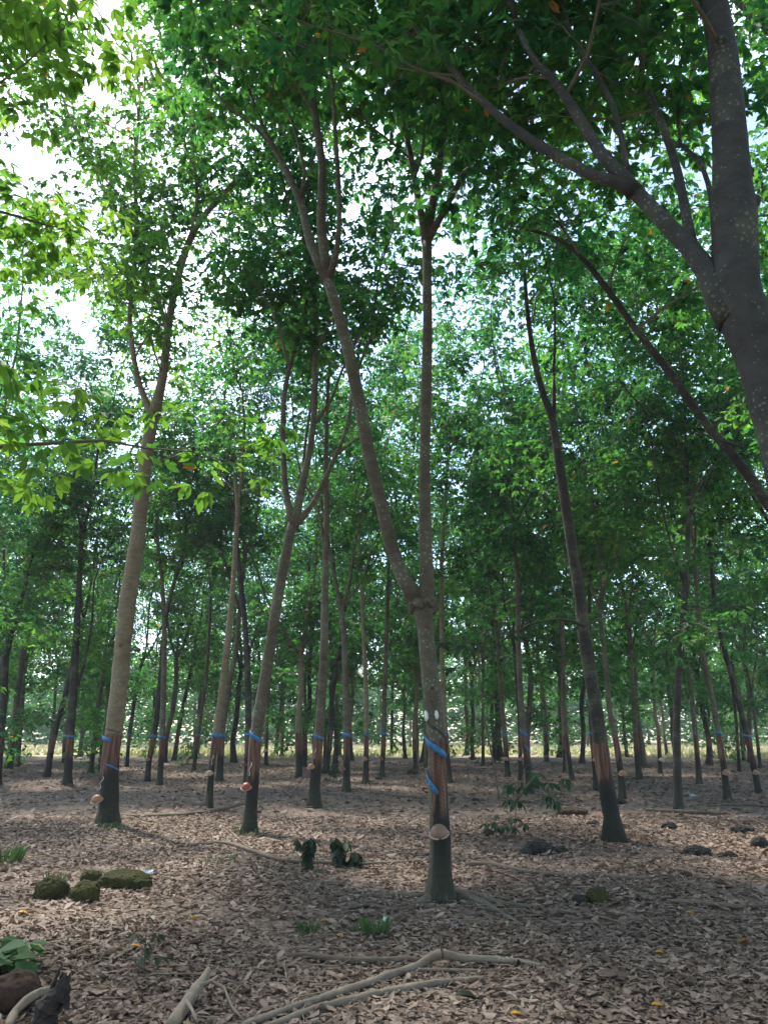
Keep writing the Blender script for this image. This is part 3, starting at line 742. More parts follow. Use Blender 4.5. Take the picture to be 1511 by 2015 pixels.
T['edge'] = traced_tree(
    [(1720, 1840, 38), (1690, 1500, 31), (1600, 1140, 26), (1505, 985, 22), (1440, 895, 21), (1385, 830, 18), (1322, 740, 17), (1252, 650, 14), (1202, 580, 13), (1142, 505, 10), (1085, 465, 7), (1035, 452, 5)],
    [[(1142, 508, 6), (1100, 440, 4), (1040, 400, 3)], [(1460, 880, 4, -.3), (1400, 862, 4, -.4), (1330, 830, 3, -.5), (1270, 808, 3, -.6), (1215, 745, 3, -.7)]],
    'slanting rubber tree crossing behind the massive grey one at the right', H=13.5, cb=5.0, seed=27, bark='barkdark', panel=False, Y=7.5, blen=(1.2, 2.6), dens=1.3)

# mid-distance trees traced on the right
more = [
 ('m1', [(1224, 1572, 15), (1220, 1519, 14), (1209, 1444, 13), (1199, 1400, 12), (1190, 1300, 10), (1180, 1200, 8)], 'slim rubber tree with an orange cup, just right of the large leaning tree', 'bark', 2.0),
 ('m2', [(1174, 1556, 13), (1168, 1488, 12), (1163, 1431, 11), (1158, 1300, 9), (1160, 1150, 8)], 'rubber tree half hidden behind the large leaning tree', 'barkdark', 4),
 ('m3', [(1258, 1536, 14), (1252, 1475, 12), (1246, 1387, 10), (1240, 1280, 8)], 'rubber tree with flared roots, right of the slim orange-cup tree', 'bark', 2.2),
 ('m4', [(1298, 1521, 10), (1294, 1431, 9), (1288, 1409, 9), (1285, 1300, 7)], 'pale thin rubber tree with a small cup, left of the almost black tree', 'barklight', 0),
 ('m5', [(1375, 1541, 13), (1370, 1475, 12), (1360, 1366, 11), (1353, 1300, 9), (1346, 1200, 8)], 'grey rubber tree standing just right of the almost black tree', 'bark', 3.0),
 ('m6', [(1431, 1576, 16), (1423, 1510, 14), (1414, 1453, 13), (1399, 1366, 11), (1384, 1300, 10), (1371, 1180, 9), (1366, 1080, 7)], 'rubber tree with blue tape and an orange cup, second from the right edge', 'bark', 0),
 ('m7', [(1493, 1562, 15), (1475, 1475, 14), (1454, 1387, 13), (1430, 1300, 11), (1408, 1200, 10), (1395, 1080, 8)], 'left-leaning rubber tree with a small cup beside the right edge', 'barkdark', 0),
 ('m8', [(1495, 1514, 8), (1489, 1453, 8), (1478, 1360, 7)], 'thin rubber tree far back beside the right edge', 'bark', 2.4),
 ('m9', [(1454, 1519, 8), (1449, 1440, 7), (1440, 1340, 6)], 'thin far rubber tree behind the leaning one at the right edge', 'barkdark', 2.2),
 ('m10', [(1126, 1534, 10), (1117, 1475, 9), (1112, 1409, 8), (1108, 1320, 7), (1100, 1200, 6)], 'thin grey rubber tree left of the large leaning tree', 'bark', 2.8),
 ('m11', [(1075, 1500, 10), (1075, 1453, 9), (1071, 1387, 8), (1062, 1330, 7)], 'pale rubber tree forked low with a pink cup, behind the leafy seedling', 'barklight', 0),
 ('m12', [(1043, 1562, 15), (1036, 1497, 14), (1031, 1453, 13), (1025, 1387, 12), (1021, 1300, 11), (1017, 1150, 9), (1010, 1050, 7)], 'sturdy rubber tree with two blue tapes, directly behind the leafy seedling', 'bark', 4),
 ('m13', [(1024, 1536, 9), (1023, 1470, 9), (1020, 1390, 8), (1012, 1280, 7)], 'thin rubber tree with a red cup, close left of the sturdy two-tape tree', 'barkdark', 0),
 ('m14', [(999, 1528, 11), (994, 1462, 10), (986, 1366, 9), (978, 1250, 8), (967, 1170, 7)], 'rubber tree with a pink cup, between the sapling and the sturdy two-tape tree', 'bark', 3.5),
 ('m15', [(950, 1508, 7), (950, 1440, 6), (950, 1350, 6)], 'thin far rubber tree left of the sapling stem', 'bark', 2.2),
 ('m16', [(886, 1540, 10), (877, 1450, 10), (872, 1350, 10), (869, 1250, 9), (869, 1100, 8), (876, 980, 6), (882, 900, 5)], 'pale flaky rubber tree peeping out behind the low-forked tree', 'barklight', 0),
 ('m17', [(821, 1491, 6), (821, 1430, 5), (816, 1380, 5)], 'thin far rubber tree just left of the low-forked tree', 'bark', 2.5),
 ('m18', [(524, 1506, 8), (525, 1450, 7), (530, 1350, 6)], 'thin rubber tree with a white cup, just right of the leaning red-cup tree', 'bark', 2.2),
 ('m19', [(639, 1504, 8), (640, 1450, 7), (638, 1380, 6)], 'thin rubber tree half behind the straight orange-cup tree', 'bark', 2.4),
 ('m20', [(602, 1496, 7), (602, 1430, 6), (600, 1350, 5)], 'thin dark rubber tree left of the straight orange-cup tree', 'barkdark', 2.4),
 ('m21', [(770, 1489, 6), (771, 1430, 6), (772, 1340, 5)], 'thin straight far rubber tree right of the small reddish cup', 'barkdark', 2.8),
]
for i, (k, tr_, lab, bk, low) in enumerate(more):
    T[k] = traced_tree(tr_, [], lab, H=15 + (i % 3), cb=5.2, seed=40 + i, bark=bk, low=low, fine=False, dens=.7, blen=(1.4, 2.8))

# tall neighbours just outside the frame whose crowns hang into it and shade the floor
out_ = [
 ('o1', (-4.4, 5.2), .16, 'rubber tree beyond the left edge whose low leafy boughs hang into the picture', 3.0, True, 14),
 ('o2', (-7.9, 9.5), .15, 'rubber tree beyond the left edge, crown filling the upper left corner', 5.0, True, 15),
 ('o3', (6.6, 9.2), .14, 'rubber tree beyond the right edge, behind the massive grey one', 4.5, True, 15),
]
def upright(x, y, r, H, lean, lab, seed, cb, fine, bark='bark', low=0, name='rubber_tree', leafm='leaf'):
    rs = np.random.default_rng(seed)
    fk = rs.uniform(3.2, 5.5)
    base = np.array([x, y, gh(x, y) if y < 60 and abs(x) < 45 else 0.0])
    P = [base + [0, 0, -.08]]
    for k in range(1, 5):
        P.append(base + np.array([lean[0] * k / 4 + rs.normal(0, .05), lean[1] * k / 4 + rs.normal(0, .05), fk * k / 4]))
    W = [r, r * .92, r * .86, r * .8, r * .75]
    root = empty(name, tuple(base), lab, 'tree', 'rubber trees of the plantation')
    mb = MB(); q, rr = resample(P, W, .3); h = q[:, 2] - base[2]; rr = rr * (1 + .5 * np.exp(-np.clip(h, 0, 9) / .12))
    tube(mb, q, rr, 12 if fine else 7, .05, 0, trunk_attrs(base, rs.uniform(-2.5, -.6), dark=.72), seed=seed)
    limbs = [(P, W)]
    nf = rs.integers(2, 4); a0 = rs.uniform(0, 6.28)
    for k in range(nf):
        a = a0 + k * 6.28 / nf; sp = rs.uniform(.25, .5)
        gp, gr = grow(P[-1], np.array([math.cos(a) * sp, math.sin(a) * sp, 1.]), r * .55, H - rs.uniform(0, 2.5), rs, .9)
        q, r_ = resample(gp, gr, .5); tube(mb, q, r_, 8 if fine else 5, .05, 0, seed=k); limbs.append((gp, gr))
    mb.build('trunk', M[bark], root, tuple(base))
    cm, tips, dirs = crown_from_limbs(limbs, cb, rs, fine, 1.05 if fine else .57, (1.3, 2.9))
    if low:
        c2, t2, d2 = crown_from_limbs([(P, W)], low, rs, fine, .62, (1.2, 2.8), elr=(-.5, .35)); off = cm.n
        if c2.n:
            cm.v += c2.v; cm.f += [[i + off for i in f] for f in c2.f]; cm.n += c2.n
            tips = np.concatenate([tips, t2]); dirs = np.concatenate([dirs, d2])
    V, LV = place_whorls(tips, dirs, fine, rs)
    leaf_object('crown', V, LV, M[leafm], root, tuple(base), cm, M['twig'])
    ALLT.append((x, y)); return root
for i, (k, (x, y), r, lab, cb, fine, H) in enumerate(out_):
    upright(x, y, r, H, (.3 if x < 0 else -.3, 0), lab, 80 + i, cb, fine, low=2.6 if k == 'o1' else 0, leafm='sunlitleaf' if k == 'o1' else 'leaf')

# ================================================================== FAR TREES (copies of six grown ones)
protos = []
def copy_tree(src, loc, rz, sc, lab, grp):
    r_ = src.copy(); COL.objects.link(r_); r_.location = loc; r_.rotation_euler = (0, 0, rz); r_.scale = sc
    r_['label'] = lab; r_['group'] = grp
    for ch in src.children:
        c = ch.copy(); COL.objects.link(c); c.parent = r_
    return r_
FARLAB = 'slender far rubber tree among the many trunks in front of the sunlit clearing'
EDGELAB = 'bushy tree of the far wood edge beyond the sunlit clearing'
SIDELAB = 'rubber tree overhead outside the picture, shading the floor'
rs = np.random.default_rng(99)
spots = []
for yy in np.arange(27, 56, 3.3):
    for xx in np.arange(-34, 35, 4.4):
        x = xx + rs.normal(0, .5) + (yy % 6.6) * .3; y = yy + rs.normal(0, .5)
        if abs(x) > y * .56 + 3: continue
        if min(math.hypot(x - a, y - b) for a, b in ALLT) < 2.6: continue
        spots.append((x, y, 0))
side = []
for (x, y) in [(-9.8, 16.5), (-12.2, 21.5), (-15.5, 27), (10.5, 14), (12, 20.5), (15.5, 26), (-3.6, -.5), (2.6, -2.2), (-1.0, -4.5), (6.5, 2.0), (-7, 2.0), (-8.5, -3), (4.5, -6), (0.6, -8), (8.5, -2.5), (9.8, 6.5), (11, 1.5)]:
    side.append((x, y, 2))
edge = []
for k in range(46):
    x = -62 + k * 2.8 + rs.normal(0, .8); y = 84 + rs.uniform(0, 26)
    if abs(x) < y * .56 + 3: edge.append((x, y, 1))
allp = spots + side + edge
made = {}
for i, (x, y, kind) in enumerate(allp):
    v = i % 6; key = (v, kind == 1)
    lab, grp = [(FARLAB, 'slender far rubber trees'), (EDGELAB, 'trees of the far wood edge'), (SIDELAB, 'rubber trees outside the picture')][kind]
    z = gh(x, y) if y < 60 and abs(x) < 45 else 0
    if key not in made:
        root = upright(x, y, .10 + .012 * v, 13.5 + v * .6, (rs.normal(0, .5), 0), lab, 200 + v + (50 if kind == 1 else 0), 1.6 if kind == 1 else 2.6 + .15 * v, False,
                       ['bark', 'barkdark', 'barklight', 'bark', 'barkdark', 'bark'][v], low=1.2 if kind == 1 else 1.5)
        root['group'] = grp; made[key] = root
    else:
        s = rs.uniform(.88, 1.12)
        copy_tree(made[key], (x, y, z), rs.uniform(0, 6.28), (s, s, s * rs.uniform(.92, 1.08)), lab, grp)

# ================================================================== TAPES, CUPS, MARKS
t = T['main']
tape(t, 1.47, 1.30, -1.45, 1.0, .078, 1); tape(t, 1.15, .97, -1.6, -.05, .075, 1)
def patch(t, h, a, hw, hh):
    """painted white mark, a thin raised film following the trunk"""
    n = 14; c, r = trunk_at(t, h); v = [(a, h)] + [(a + hw * math.cos(k * 2 * math.pi / n) * (1 + .15 * math.sin(3 * k)), h + hh * math.sin(k * 2 * math.pi / n)) for k in range(n)]
    vv = []
    for off in (.006, .0):
        for (aa, z) in v:
            hs = t['P'][:, 2]; zz = t['base'][2] + z; cx, cy = np.interp(zz, hs, t['P'][:, 0]), np.interp(zz, hs, t['P'][:, 1]); rr = r * 1.10 + off
            vv.append((cx + rr * math.sin(aa), cy - rr * math.cos(aa), zz))
    f = [(0, 1 + k, 1 + (k + 1) % n) for k in range(n)] + [(1 + k, 2 + n + k, 2 + n + (k + 1) % n, 1 + (k + 1) % n) for k in range(n)]
    mb = MB(); mb.add(vv, f); mb.build('paint_mark', M['paintwhite'], t['root'], tuple(t['base']))
patch(t, 1.70, .22, .20, .045); patch(t, 1.69, -1.0, .32, .055)
for k, (h0, h1, a0, a1, wd) in {'left': (1.42, 1.36, -1.3, .2, .07), 'y': (1.50, 1.36, -1.3, 1.0, .075), 'cen': (1.46, 1.36, -1.3, 1.2, .06), 'thin1': (1.42, 1.40, -1.6, 1.6, .10),
                     'thin2': (1.45, 1.40, -1.6, 1.4, .06), 'thin3': (1.44, 1.38, -1.5, 1.3, .09), 'l7': (1.44, 1.42, -1.6, 1.6, .09), 'l7b': (1.40, 1.40, -1.6, 1.6, .1), 'l8': (1.44, 1.40, -1.6, 1.6, .1),
                     'l9': (1.40, 1.36, -1.6, 1.4, .06), 'l11': (1.42, 1.38, -1.6, 1.5, .08), 'l10': (1.38, 1.38, -1.6, 1.6, .07), 'l14': (1.42, 1.40, -1.6, 1.4, .08), 'l12': (1.42, 1.4, -1.6, 1.6, .08),
                     'm6': (1.5, 1.42, -1.6, 1.3, .07), 'm7': (1.46, 1.40, -1.6, 1.3, .06), 'm11': (1.46, 1.38, -1.6, 1.3, .07), 'm12': (1.62, 1.42, -1.6, 1.4, .09), 'm14': (1.44, 1.38, -1.6, 1.4, .09),
                     'm16': (1.40, 1.38, -1.6, 1.6, .06), 'm2': (1.5, 1.46, -1.6, .4, .07), 'l13': (1.4, 1.4, -1.6, 1.6, .07)}.items():
    tape(T[k], h0, h1, a0, a1, wd, 1 if k in ('left', 'y', 'cen', 'm12') else 0)
tape(T['left'], .98, .88, -.1, 1.2, .035, 1); tape(T['m12'], 1.2, 1.05, -.2, 1.2, .07, 1)
for k, cuts in {'main': [(1.60, 1.46, -.3, 1.3), (1.63, 1.56, -.9, -.1)], 'y': [(1.66, 1.50, -.9, .7)], 'left': [(1.56, 1.48, -.8, 1.1)], 'cen': [(1.62, 1.50, -.9, .8)]}.items():
    for (h0, h1, a0, a1) in cuts: tape(T[k], h0, h1, a0, a1, .014, 1, 'tapping_cut', 'char', .6)
CUPS = [(861, 1633, 'main', 'cup_brown', 'brown clay cup on the black-stained trunk of the low-forked tree', .088),
 (200, 1571, 'left', 'cup_orange', 'orange clay cup on the thick pale tree at the left', .095),
 (488, 1547, 'y', 'cup_red', 'deep red clay cup on the leaning tree left of centre', .078),
 (415, 1521, 'l7', 'cup_beige', 'beige clay cup on the slender pale tree', .075),
 (613, 1508, 'cen', 'cup_orange', 'orange clay cup above the square brown board', .075),
 (718, 1493, 'thin2', 'cup_pink', 'pinkish clay cup on the slim tree with the bare orange panel', .08),
 (749, 1492, 'thin3', 'cup_red', 'small reddish cup on the slim straight tree left of the low-forked tree', .08),
 (674, 1511, 'thin1', 'cup_dark', 'small dark red cup on the left side of the slim dark tree', .07),
 (293, 1493, 'l10', 'cup_orange', 'tiny orange cup on the right-leaning dark tree', .075),
 (308, 1501, 'l11', 'cup_orange', 'tiny orange cup on the straight tree of the crossing pair', .08),
 (482, 1503, 'l8', 'cup_dark', 'dark red cup on the trunk half hidden behind the leaning tree', .08),
 (1220, 1521, 'm1', 'cup_orange', 'orange cup on the slim tree right of the large leaning tree', .085),
 (1423, 1519, 'm6', 'cup_orange', 'orange cup on the second tree from the right edge', .085),
 (1481, 1519, 'm7', 'cup_pink', 'small pinkish cup on the leaning tree beside the right edge', .08),
 (1169, 1494, 'm2', 'cup_pink', 'pinkish cup just left of the large leaning dark tree', .085),
 (994, 1493, 'm14', 'cup_pink', 'pinkish cup on the tree right of the sapling', .085),
 (1024, 1493, 'm13', 'cup_red', 'red cup close left of the sturdy two-tape tree', .085),
 (1075, 1488, 'm11', 'cup_red', 'red cup on the pale low-forked far tree', .1),
 (1298, 1495, 'm4', 'cup_beige', 'pale cup on the thin pale tree left of the almost black tree', .095),
 (524, 1477, 'm18', 'cup_beige', 'whitish cup on the thin far tree right of the leaning tree', .1)]
random.seed(4)
for (px, py, k, c, lab, sz) in CUPS:
    cup(px, py, T[k], c, lab, sz, spout=k in ('left', 'y', 'l7', 'cen'))

def box_board():
    v, m = PT(604, 1520, T['cen']['Y']); s = 8.5 * m
    mb = MB()
    P = np.array([(-s, -.02, -s), (s, -.02, -s), (s, -.02, s), (-s, -.02, s), (-s, .02, -s), (s, .02, -s), (s, .02, s), (-s, .02, s)]) * [1, 1, 1.15]
    mb.add(P + np.array(v), [(0, 1, 2, 3), (7, 6, 5, 4), (0, 4, 5, 1), (1, 5, 6, 2), (2, 6, 7, 3), (3, 7, 4, 0)])
    o = mb.build('hanging_board', M['box'], None, tuple(v), smooth=False)
    bv = o.modifiers.new('b', 'BEVEL'); bv.width = .006; bv.segments = 2
    tag(o, 'small square dull brown board on the side of the straight trunk', 'board')
    wb = MB(); c, r = trunk_at(T['cen'], v.z - T['cen']['base'][2] + .1)
    tube(wb, [(0, 0, s), (s * 1.2, 0, s * 1.6), (c[0] - v.x, -r * .9 + .1, s * 1.8)], [.004] * 3, 4)
    wb.build('wire_hook', M['wire'], o)
box_board()

# roots of the nearest tree, parts of it
def root_part(t, pts, up=0.0):
    P, W = [], []
    for (px, py, w_) in pts:
        g, m = GP(px, py); P.append(np.array(g) + [0, 0, w_ * m * .12 + .008 + up]); W.append(w_ * m * .5)
    q, r_ = resample(P, W, .06); mb = MB(); tube(mb, q, r_, 8, .10, 0, seed=int(pts[0][0]))
    mb.build('root', M['root'], t['root'], tuple(t['base']))
for pts in ([(880, 1768, 30), (905, 1768, 26), (940, 1778, 20), (975, 1795, 13), (1005, 1812, 10), (1028, 1828, 7), (1040, 1842, 3)],
            [(890, 1765, 20), (935, 1766, 17), (975, 1778, 12), (1020, 1785, 10), (1070, 1790, 8), (1110, 1800, 4)],
            [(852, 1772, 28), (830, 1778, 16), (812, 1786, 8), (795, 1795, 4)],
            [(850, 1766, 18), (820, 1768, 12), (790, 1765, 12), (762, 1766, 13), (735, 1765, 8), (690, 1770, 6), (665, 1778, 4)],
            [(836, 1784, 8), (800, 1790, 8), (770, 1795, 8), (730, 1785, 9), (690, 1792, 9), (655, 1800, 5)]):
    root_part(T['main'], pts)

# ================================================================== BRANCHES LYING ON THE FLOOR
def branch(pts, label, m_='deadwood', twigs=(), grp='fallen branches on the leaves', sides=10, name='fallen_branch', rough=.13):
    P, W = [], []
    for p in pts:
        g, m = GP(p[0], p[1]); lift = p[3] if len(p) > 3 else 0
        if lift:       # same pixel, higher point: move along the view ray
            d = ray(p[0], p[1]); t_ = (g.z + lift - CAMH) / d[2]; g = Vector((d[0] * t_, d[1] * t_, CAMH + d[2] * t_)); m = t_ / F
        P.append(np.array(g) + [0, 0, p[2] * m * .4 + .008]); W.append(p[2] * m * .47)
    o0 = tuple(P[0]); mb = MB()
    L_ = sum(np.linalg.norm(P[i + 1] - P[i]) for i in range(len(P) - 1))
    q, r_ = resample(P, W, max(.04, L_ / 60)); tube(mb, q, r_, sides, rough, 0, seed=int(abs(pts[0][0]) + pts[0][1]))
    for tw in twigs:
        P2, W2 = [], []
        for p in tw:
            g, m = GP(p[0], p[1]); lift = p[3] if len(p) > 3 else 0
            if lift:
                d = ray(p[0], p[1]); t_ = (g.z + lift - CAMH) / d[2]; g = Vector((d[0] * t_, d[1] * t_, CAMH + d[2] * t_)); m = t_ / F
            P2.append(np.array(g) + [0, 0, p[2] * m * .4 + .010]); W2.append(p[2] * m * .45)
        q, r_ = resample(P2, W2, .06); tube(mb, q, r_, 7, rough, 0, seed=int(tw[0][0]))
    o = mb.build(name, M[m_], None, o0); tag(o, label, 'branch', grp); return o
branch([(480, 2030, 17), (560, 2000, 17), (680, 1960, 17), (780, 1925, 17), (822, 1912, 19), (850, 1893, 19, .05), (875, 1888, 18, .06), (905, 1893, 14, .04), (960, 1895, 13, .02), (1020, 1900, 11), (1075, 1908, 8)],
       'long pale crooked branch lying across the foreground, upper of the two', twigs=[[(872, 1890, 6, .06), (868, 1870, 5, .15), (862, 1848, 3, .26)], [(822, 1915, 8, .01), (880, 1915, 7, .01), (955, 1915, 5)]])
branch([(500, 2040, 15), (560, 2018, 15), (640, 1990, 16), (760, 1962, 16), (850, 1945, 15), (905, 1938, 13), (950, 1932, 9)],
       'pale bare branch lying just below the crooked one in the foreground', twigs=[])
branch([(556, 1890, 10), (600, 1890, 15), (660, 1896, 14), (720, 1898, 12), (790, 1896, 13), (830, 1898, 12)], 'dark fallen stick behind the crooked pale branch', 'darkwood')
branch([(335, 2040, 30), (360, 2000, 28), (388, 1958, 24, .05), (400, 1938, 17, .08), (410, 1915, 10, .10)], 'stubby pale branch poking up at the lower edge, left of the crooked one', 'deadwood',
       twigs=[[(392, 1948, 9, .08), (415, 1938, 8, .08), (440, 1950, 7, .06), (455, 1985, 6, .03), (480, 2015, 5)], [(365, 1975, 9, .05), (378, 1995, 8, .04), (388, 2020, 6, .02)], [(445, 1935, 7, .04), (470, 1940, 4, .02)]])
branch([(15, 2035, 18), (30, 2000, 17, .03), (50, 1980, 17, .06), (78, 1962, 15, .08), (100, 1955, 12, .08)], 'smooth grey branch end leaning on the charred stump', 'deadwood')
branch([(250, 1607, 4), (300, 1608, 6), (380, 1605, 7), (440, 1595, 7, .02), (482, 1584, 6, .06)], 'thin branch running from the thick pale tree to the leaning red-cup tree', 'darkwood',
       twigs=[[(420, 1600, 3), (450, 1635, 3), (490, 1672, 3)]])
branch([(290, 1675, 4), (360, 1668, 5), (440, 1662, 7, .02), (500, 1680, 8, .03), (560, 1698, 8, .02), (620, 1702, 9), (700, 1706, 8), (760, 1702, 7), (845, 1698, 6)], 'long brown branch lying across the floor behind the wilted plants', 'darkwood',
       twigs=[[(470, 1668, 3, .03), (440, 1635, 3, .12), (400, 1625, 2, .14)], [(600, 1702, 3), (560, 1712, 2), (500, 1712, 2)]])
branch([(730, 1690, 4), (780, 1683, 5), (845, 1684, 5)], 'short thin brown stick between the wilted plants and the low-forked tree', 'darkwood')
branch([(915, 1707, 9), (960, 1706, 10), (1010, 1715, 10), (1050, 1722, 9), (1110, 1728, 10)], 'brown fallen stick right of the low-forked tree', 'darkwood', twigs=[[(1000, 1712, 3), (1030, 1735, 3), (1050, 1728, 2)]])
branch([(1115, 1730, 7), (1180, 1728, 9), (1225, 1733, 10), (1278, 1735, 11)], 'straight brown stick continuing right towards the stones', 'darkwood')
branch([(1312, 1779, 10), (1360, 1782, 11), (1420, 1787, 10), (1470, 1790, 8), (1530, 1785, 8)], 'dark stick on the floor reaching the right edge', 'darkwood')
branch([(1390, 1587, 4), (1450, 1588, 5), (1530, 1590, 5)], 'thin far stick on the floor at the right edge', 'darkwood')
branch([(1270, 1596, 6), (1320, 1600, 8), (1400, 1603, 7), (1440, 1601, 4)], 'flat dead branch at the foot of the almost black tree', 'darkwood')
branch([(60, 1815, 3), (110, 1822, 5), (200, 1823, 4), (270, 1815, 4)], 'thin straight twig across the leaves below the mossy stones', 'darkwood')
branch([(-10, 1634, 4), (60, 1632, 4), (110, 1636, 3)], 'thin twig at the far left edge', 'darkwood')
branch([(-10, 1690, 6), (30, 1688, 6), (60, 1668, 4, .05)], 'short stick in the grass at the left edge', 'darkwood')
branch([(30, 1890, 4), (100, 1880, 5), (180, 1878, 4)], 'thin twig beside the green leafy plant', 'darkwood')
branch([(440, 1785, 4), (490, 1768, 5), (560, 1765, 4)], 'short curved twig left of the grass tufts', 'darkwood', twigs=[[(430, 1758, 3), (490, 1772, 3), (560, 1785, 2)]])
branch([(820, 1555, 3), (860, 1562, 4), (900, 1560, 3)], 'small far twig right of the low-forked trunk', 'darkwood')
branch([(727, 1560, 3), (760, 1564, 4), (840, 1572, 3)], 'thin far twig left of the low-forked trunk', 'darkwood', twigs=[[(728, 1562, 3), (728, 1548, 2, .2)]])
branch([(1390, 1830, 4), (1420, 1870, 5), (1450, 1920, 4), (1500, 1965, 3)], 'thin dark twig at the lower right', 'darkwood')
branch([(1160, 1960, 5), (1200, 1985, 6), (1260, 2015, 5)], 'short dark twig at the bottom right of centre', 'darkwood')
branch([(880, 1975, 4), (960, 1975, 5), (1040, 1962, 4)], 'thin brown twig below the two pale branches', 'darkwood')
branch([(1090, 1795, 7), (1160, 1805, 6), (1230, 1822, 5), (1290, 1850, 4)], 'thin branch crossing the leaves right of the roots', 'darkwood')
# countless small twigs
def twiglets():
    rs = np.random.default_rng(31); mb = MB()
    for k in range(620):
        y = 2.2 + 16 * rs.random() ** 1.1; x = (rs.random() * 2 - 1) * (y * .55 + .5); a = rs.uniform(0, 6.28); l = rs.uniform(.08, .5)
        n = 4; q = []
        for i in range(n): 
            s = (i / (n - 1) - .5) * l; q.append((x + math.cos(a) * s + rs.normal(0, .012), y + math.sin(a) * s + rs.normal(0, .012), gh(x, y) + .02 + abs(rs.normal(0, .012))))
        tube(mb, q, np.linspace(.006, .002, n) * rs.uniform(.5, 1.1), 4)
    o = mb.build('twig_litter', M['deadwood']); tag(o, 'small broken twigs strewn over the fallen leaves', kind='stuff')
twiglets()

# ================================================================== STONES
from mathutils import noise as mnoise
def stone(px, py, wpx, hpx, label, m_='rock', seed=0, dz=0, deep=1.0, name='stone', rot=0):
    g, m = GP(px, py); sx = wpx * m / 2; sz = hpx * m / 2; sy = (sx * .6 + sz * .5) * deep
    import bmesh
    bm = bmesh.new(); bmesh.ops.create_icosphere(bm, subdivisions=5, radius=1)
    for v in bm.verts:
        n = v.co.normalized(); k = 1 + .15 * mnoise.noise(n * 1.4 + Vector((seed, seed * 2, 0))) + .10 * mnoise.noise(n * 4 + Vector((seed, 0, 3))) + .06 * mnoise.noise(n * 11) + .035 * mnoise.noise(n * 27)
        v.co = Vector((n.x * sx * k, n.y * sy * k, n.z * sz * 1.1 * k))
    me = bpy.data.meshes.new(name); bm.to_mesh(me); bm.free(); me.polygons.foreach_set('use_smooth', [True] * len(me.polygons)); me.materials.append(M[m_])
    o = bpy.data.objects.new(name, me); COL.objects.link(o); o.location = g + Vector((0, sy * .7, sz * .55 + dz)); o.rotation_euler = (0, rot, random.uniform(-.3, .3))
    tag(o, label, 'stone', 'stones on the forest floor'); return o
stone(92, 1772, 62, 50, 'rounded mossy stone at the left, leftmost of the mossy group', 'moss', 1)
stone(160, 1778, 56, 46, 'rounded mossy stone in the middle of the mossy group, with a pale leaf on it', 'moss', 2)
stone(240, 1752, 104, 40, 'long mossy stone like a short log, right of the mossy group', 'moss', 3, rot=.12)
stone(175, 1738, 40, 28, 'small mossy stone behind the two round ones', 'moss', 4)
stone(1063, 1682, 54, 30, 'black mossy stone right of the low-forked tree', 'rock', 5)
stone(1037, 1684, 24, 16, 'low dark stone touching the left of the black mossy one', 'rock', 6)
stone(1106, 1680, 26, 16, 'small dark stone right of the black mossy one', 'rock', 7)
stone(1182, 1778, 46, 32, 'dark stone in the right foreground, bigger of two', 'moss', 8)
stone(1143, 1780, 34, 20, 'low dark stone in the right foreground, smaller of two', 'rock', 9)
stone(1378, 1687, 52, 24, 'broad flat dark stone at the right', 'rock', 10)
stone(1320, 1634, 30, 18, 'pointed dark stone below the almost black tree', 'rock', 11)
stone(1464, 1640, 44, 16, 'flat dark stone towards the right edge', 'rock', 12)
stone(1500, 1670, 34, 26, 'dark stone cut by the right edge', 'rock', 13)
stone(1440, 1690, 28, 16, 'brownish stone between the flat dark ones at the right', 'laterite', 14)
stone(1130, 1605, 60, 18, 'long low reddish stone left of the large leaning tree', 'laterite', 15)
stone(1222, 1582, 22, 12, 'small dark stone at the foot of the slim orange-cup tree', 'rock', 16)
stone(962, 1645, 20, 14, 'small black stone right of the low-forked trunk', 'rock', 17)
stone(936, 1577, 14, 8, 'tiny dark stone left of the sapling stem', 'rock', 18)
stone(812, 1524, 22, 12, 'far dark stone just left of the low-forked trunk', 'rock', 19)
stone(1352, 1728, 24, 14, 'small half-buried stone at the right below the flat one', 'laterite', 20)
stone(745, 1536, 14, 7, 'tiny brown stone at the foot of the slim straight tree', 'laterite', 21)
stone(1168, 1625, 26, 10, 'low dark stone at the left foot of the large leaning tree', 'rock', 22)
o = stone(8, 2000, 100, 84, 'reddish brown termite mound in the lower left corner', 'laterite', 30, name='earth_mound'); o['category'] = 'mound'; del o['group']

# ================================================================== SMALL PLANTS, STUMPS, GRASS
def plant(name, base, stems, label, leaf='plant', cat='plant', stemmat='twig', ln=.1, grp=None, seed=0, wr=.42, droop=.5):
    """stems: list of ([points], radius, leaves_along, whorl_at_end)"""
    rs = np.random.default_rng(seed); root = empty(name, tuple(base), label, cat, grp)
    mb = MB(); VV, LL = [], []
    for pts, r, n_al, n_end in stems:
        q, rr = resample([np.array(p) for p in pts], np.linspace(r, r * .4, len(pts)), .05); tube(mb, q, rr, 6, .08, 0)
        jobs = [(q[rs.integers(len(q) // 3, len(q))], rs.uniform(0, 6.28)) for _ in range(n_al)] + [(q[-1], k * 2.4) for k in range(n_end)]
        for (b, az) in jobs:
            l = ln * rs.uniform(.7, 1.3); v = leaflet(l, l * wr, True)
            v = v + np.array([.15 * l, 0, 0]); v = v @ rotx(rs.normal(0, .3)).T @ roty(droop + rs.normal(0, .25)).T @ rotz(az).T
            VV.append(v + b); LL.append(rs.uniform(0, .98))
    st = mb.build('stem', M[stemmat], root, tuple(base))
    if VV: leaf_object('leaves', np.array(VV), np.array(LL), M[leaf], root, tuple(base))
    return root
def gp(px, py): g, m = GP(px, py); return np.array(g), m
def at(px, py, Y): v, m = PT(px, py, Y); return np.array(v)
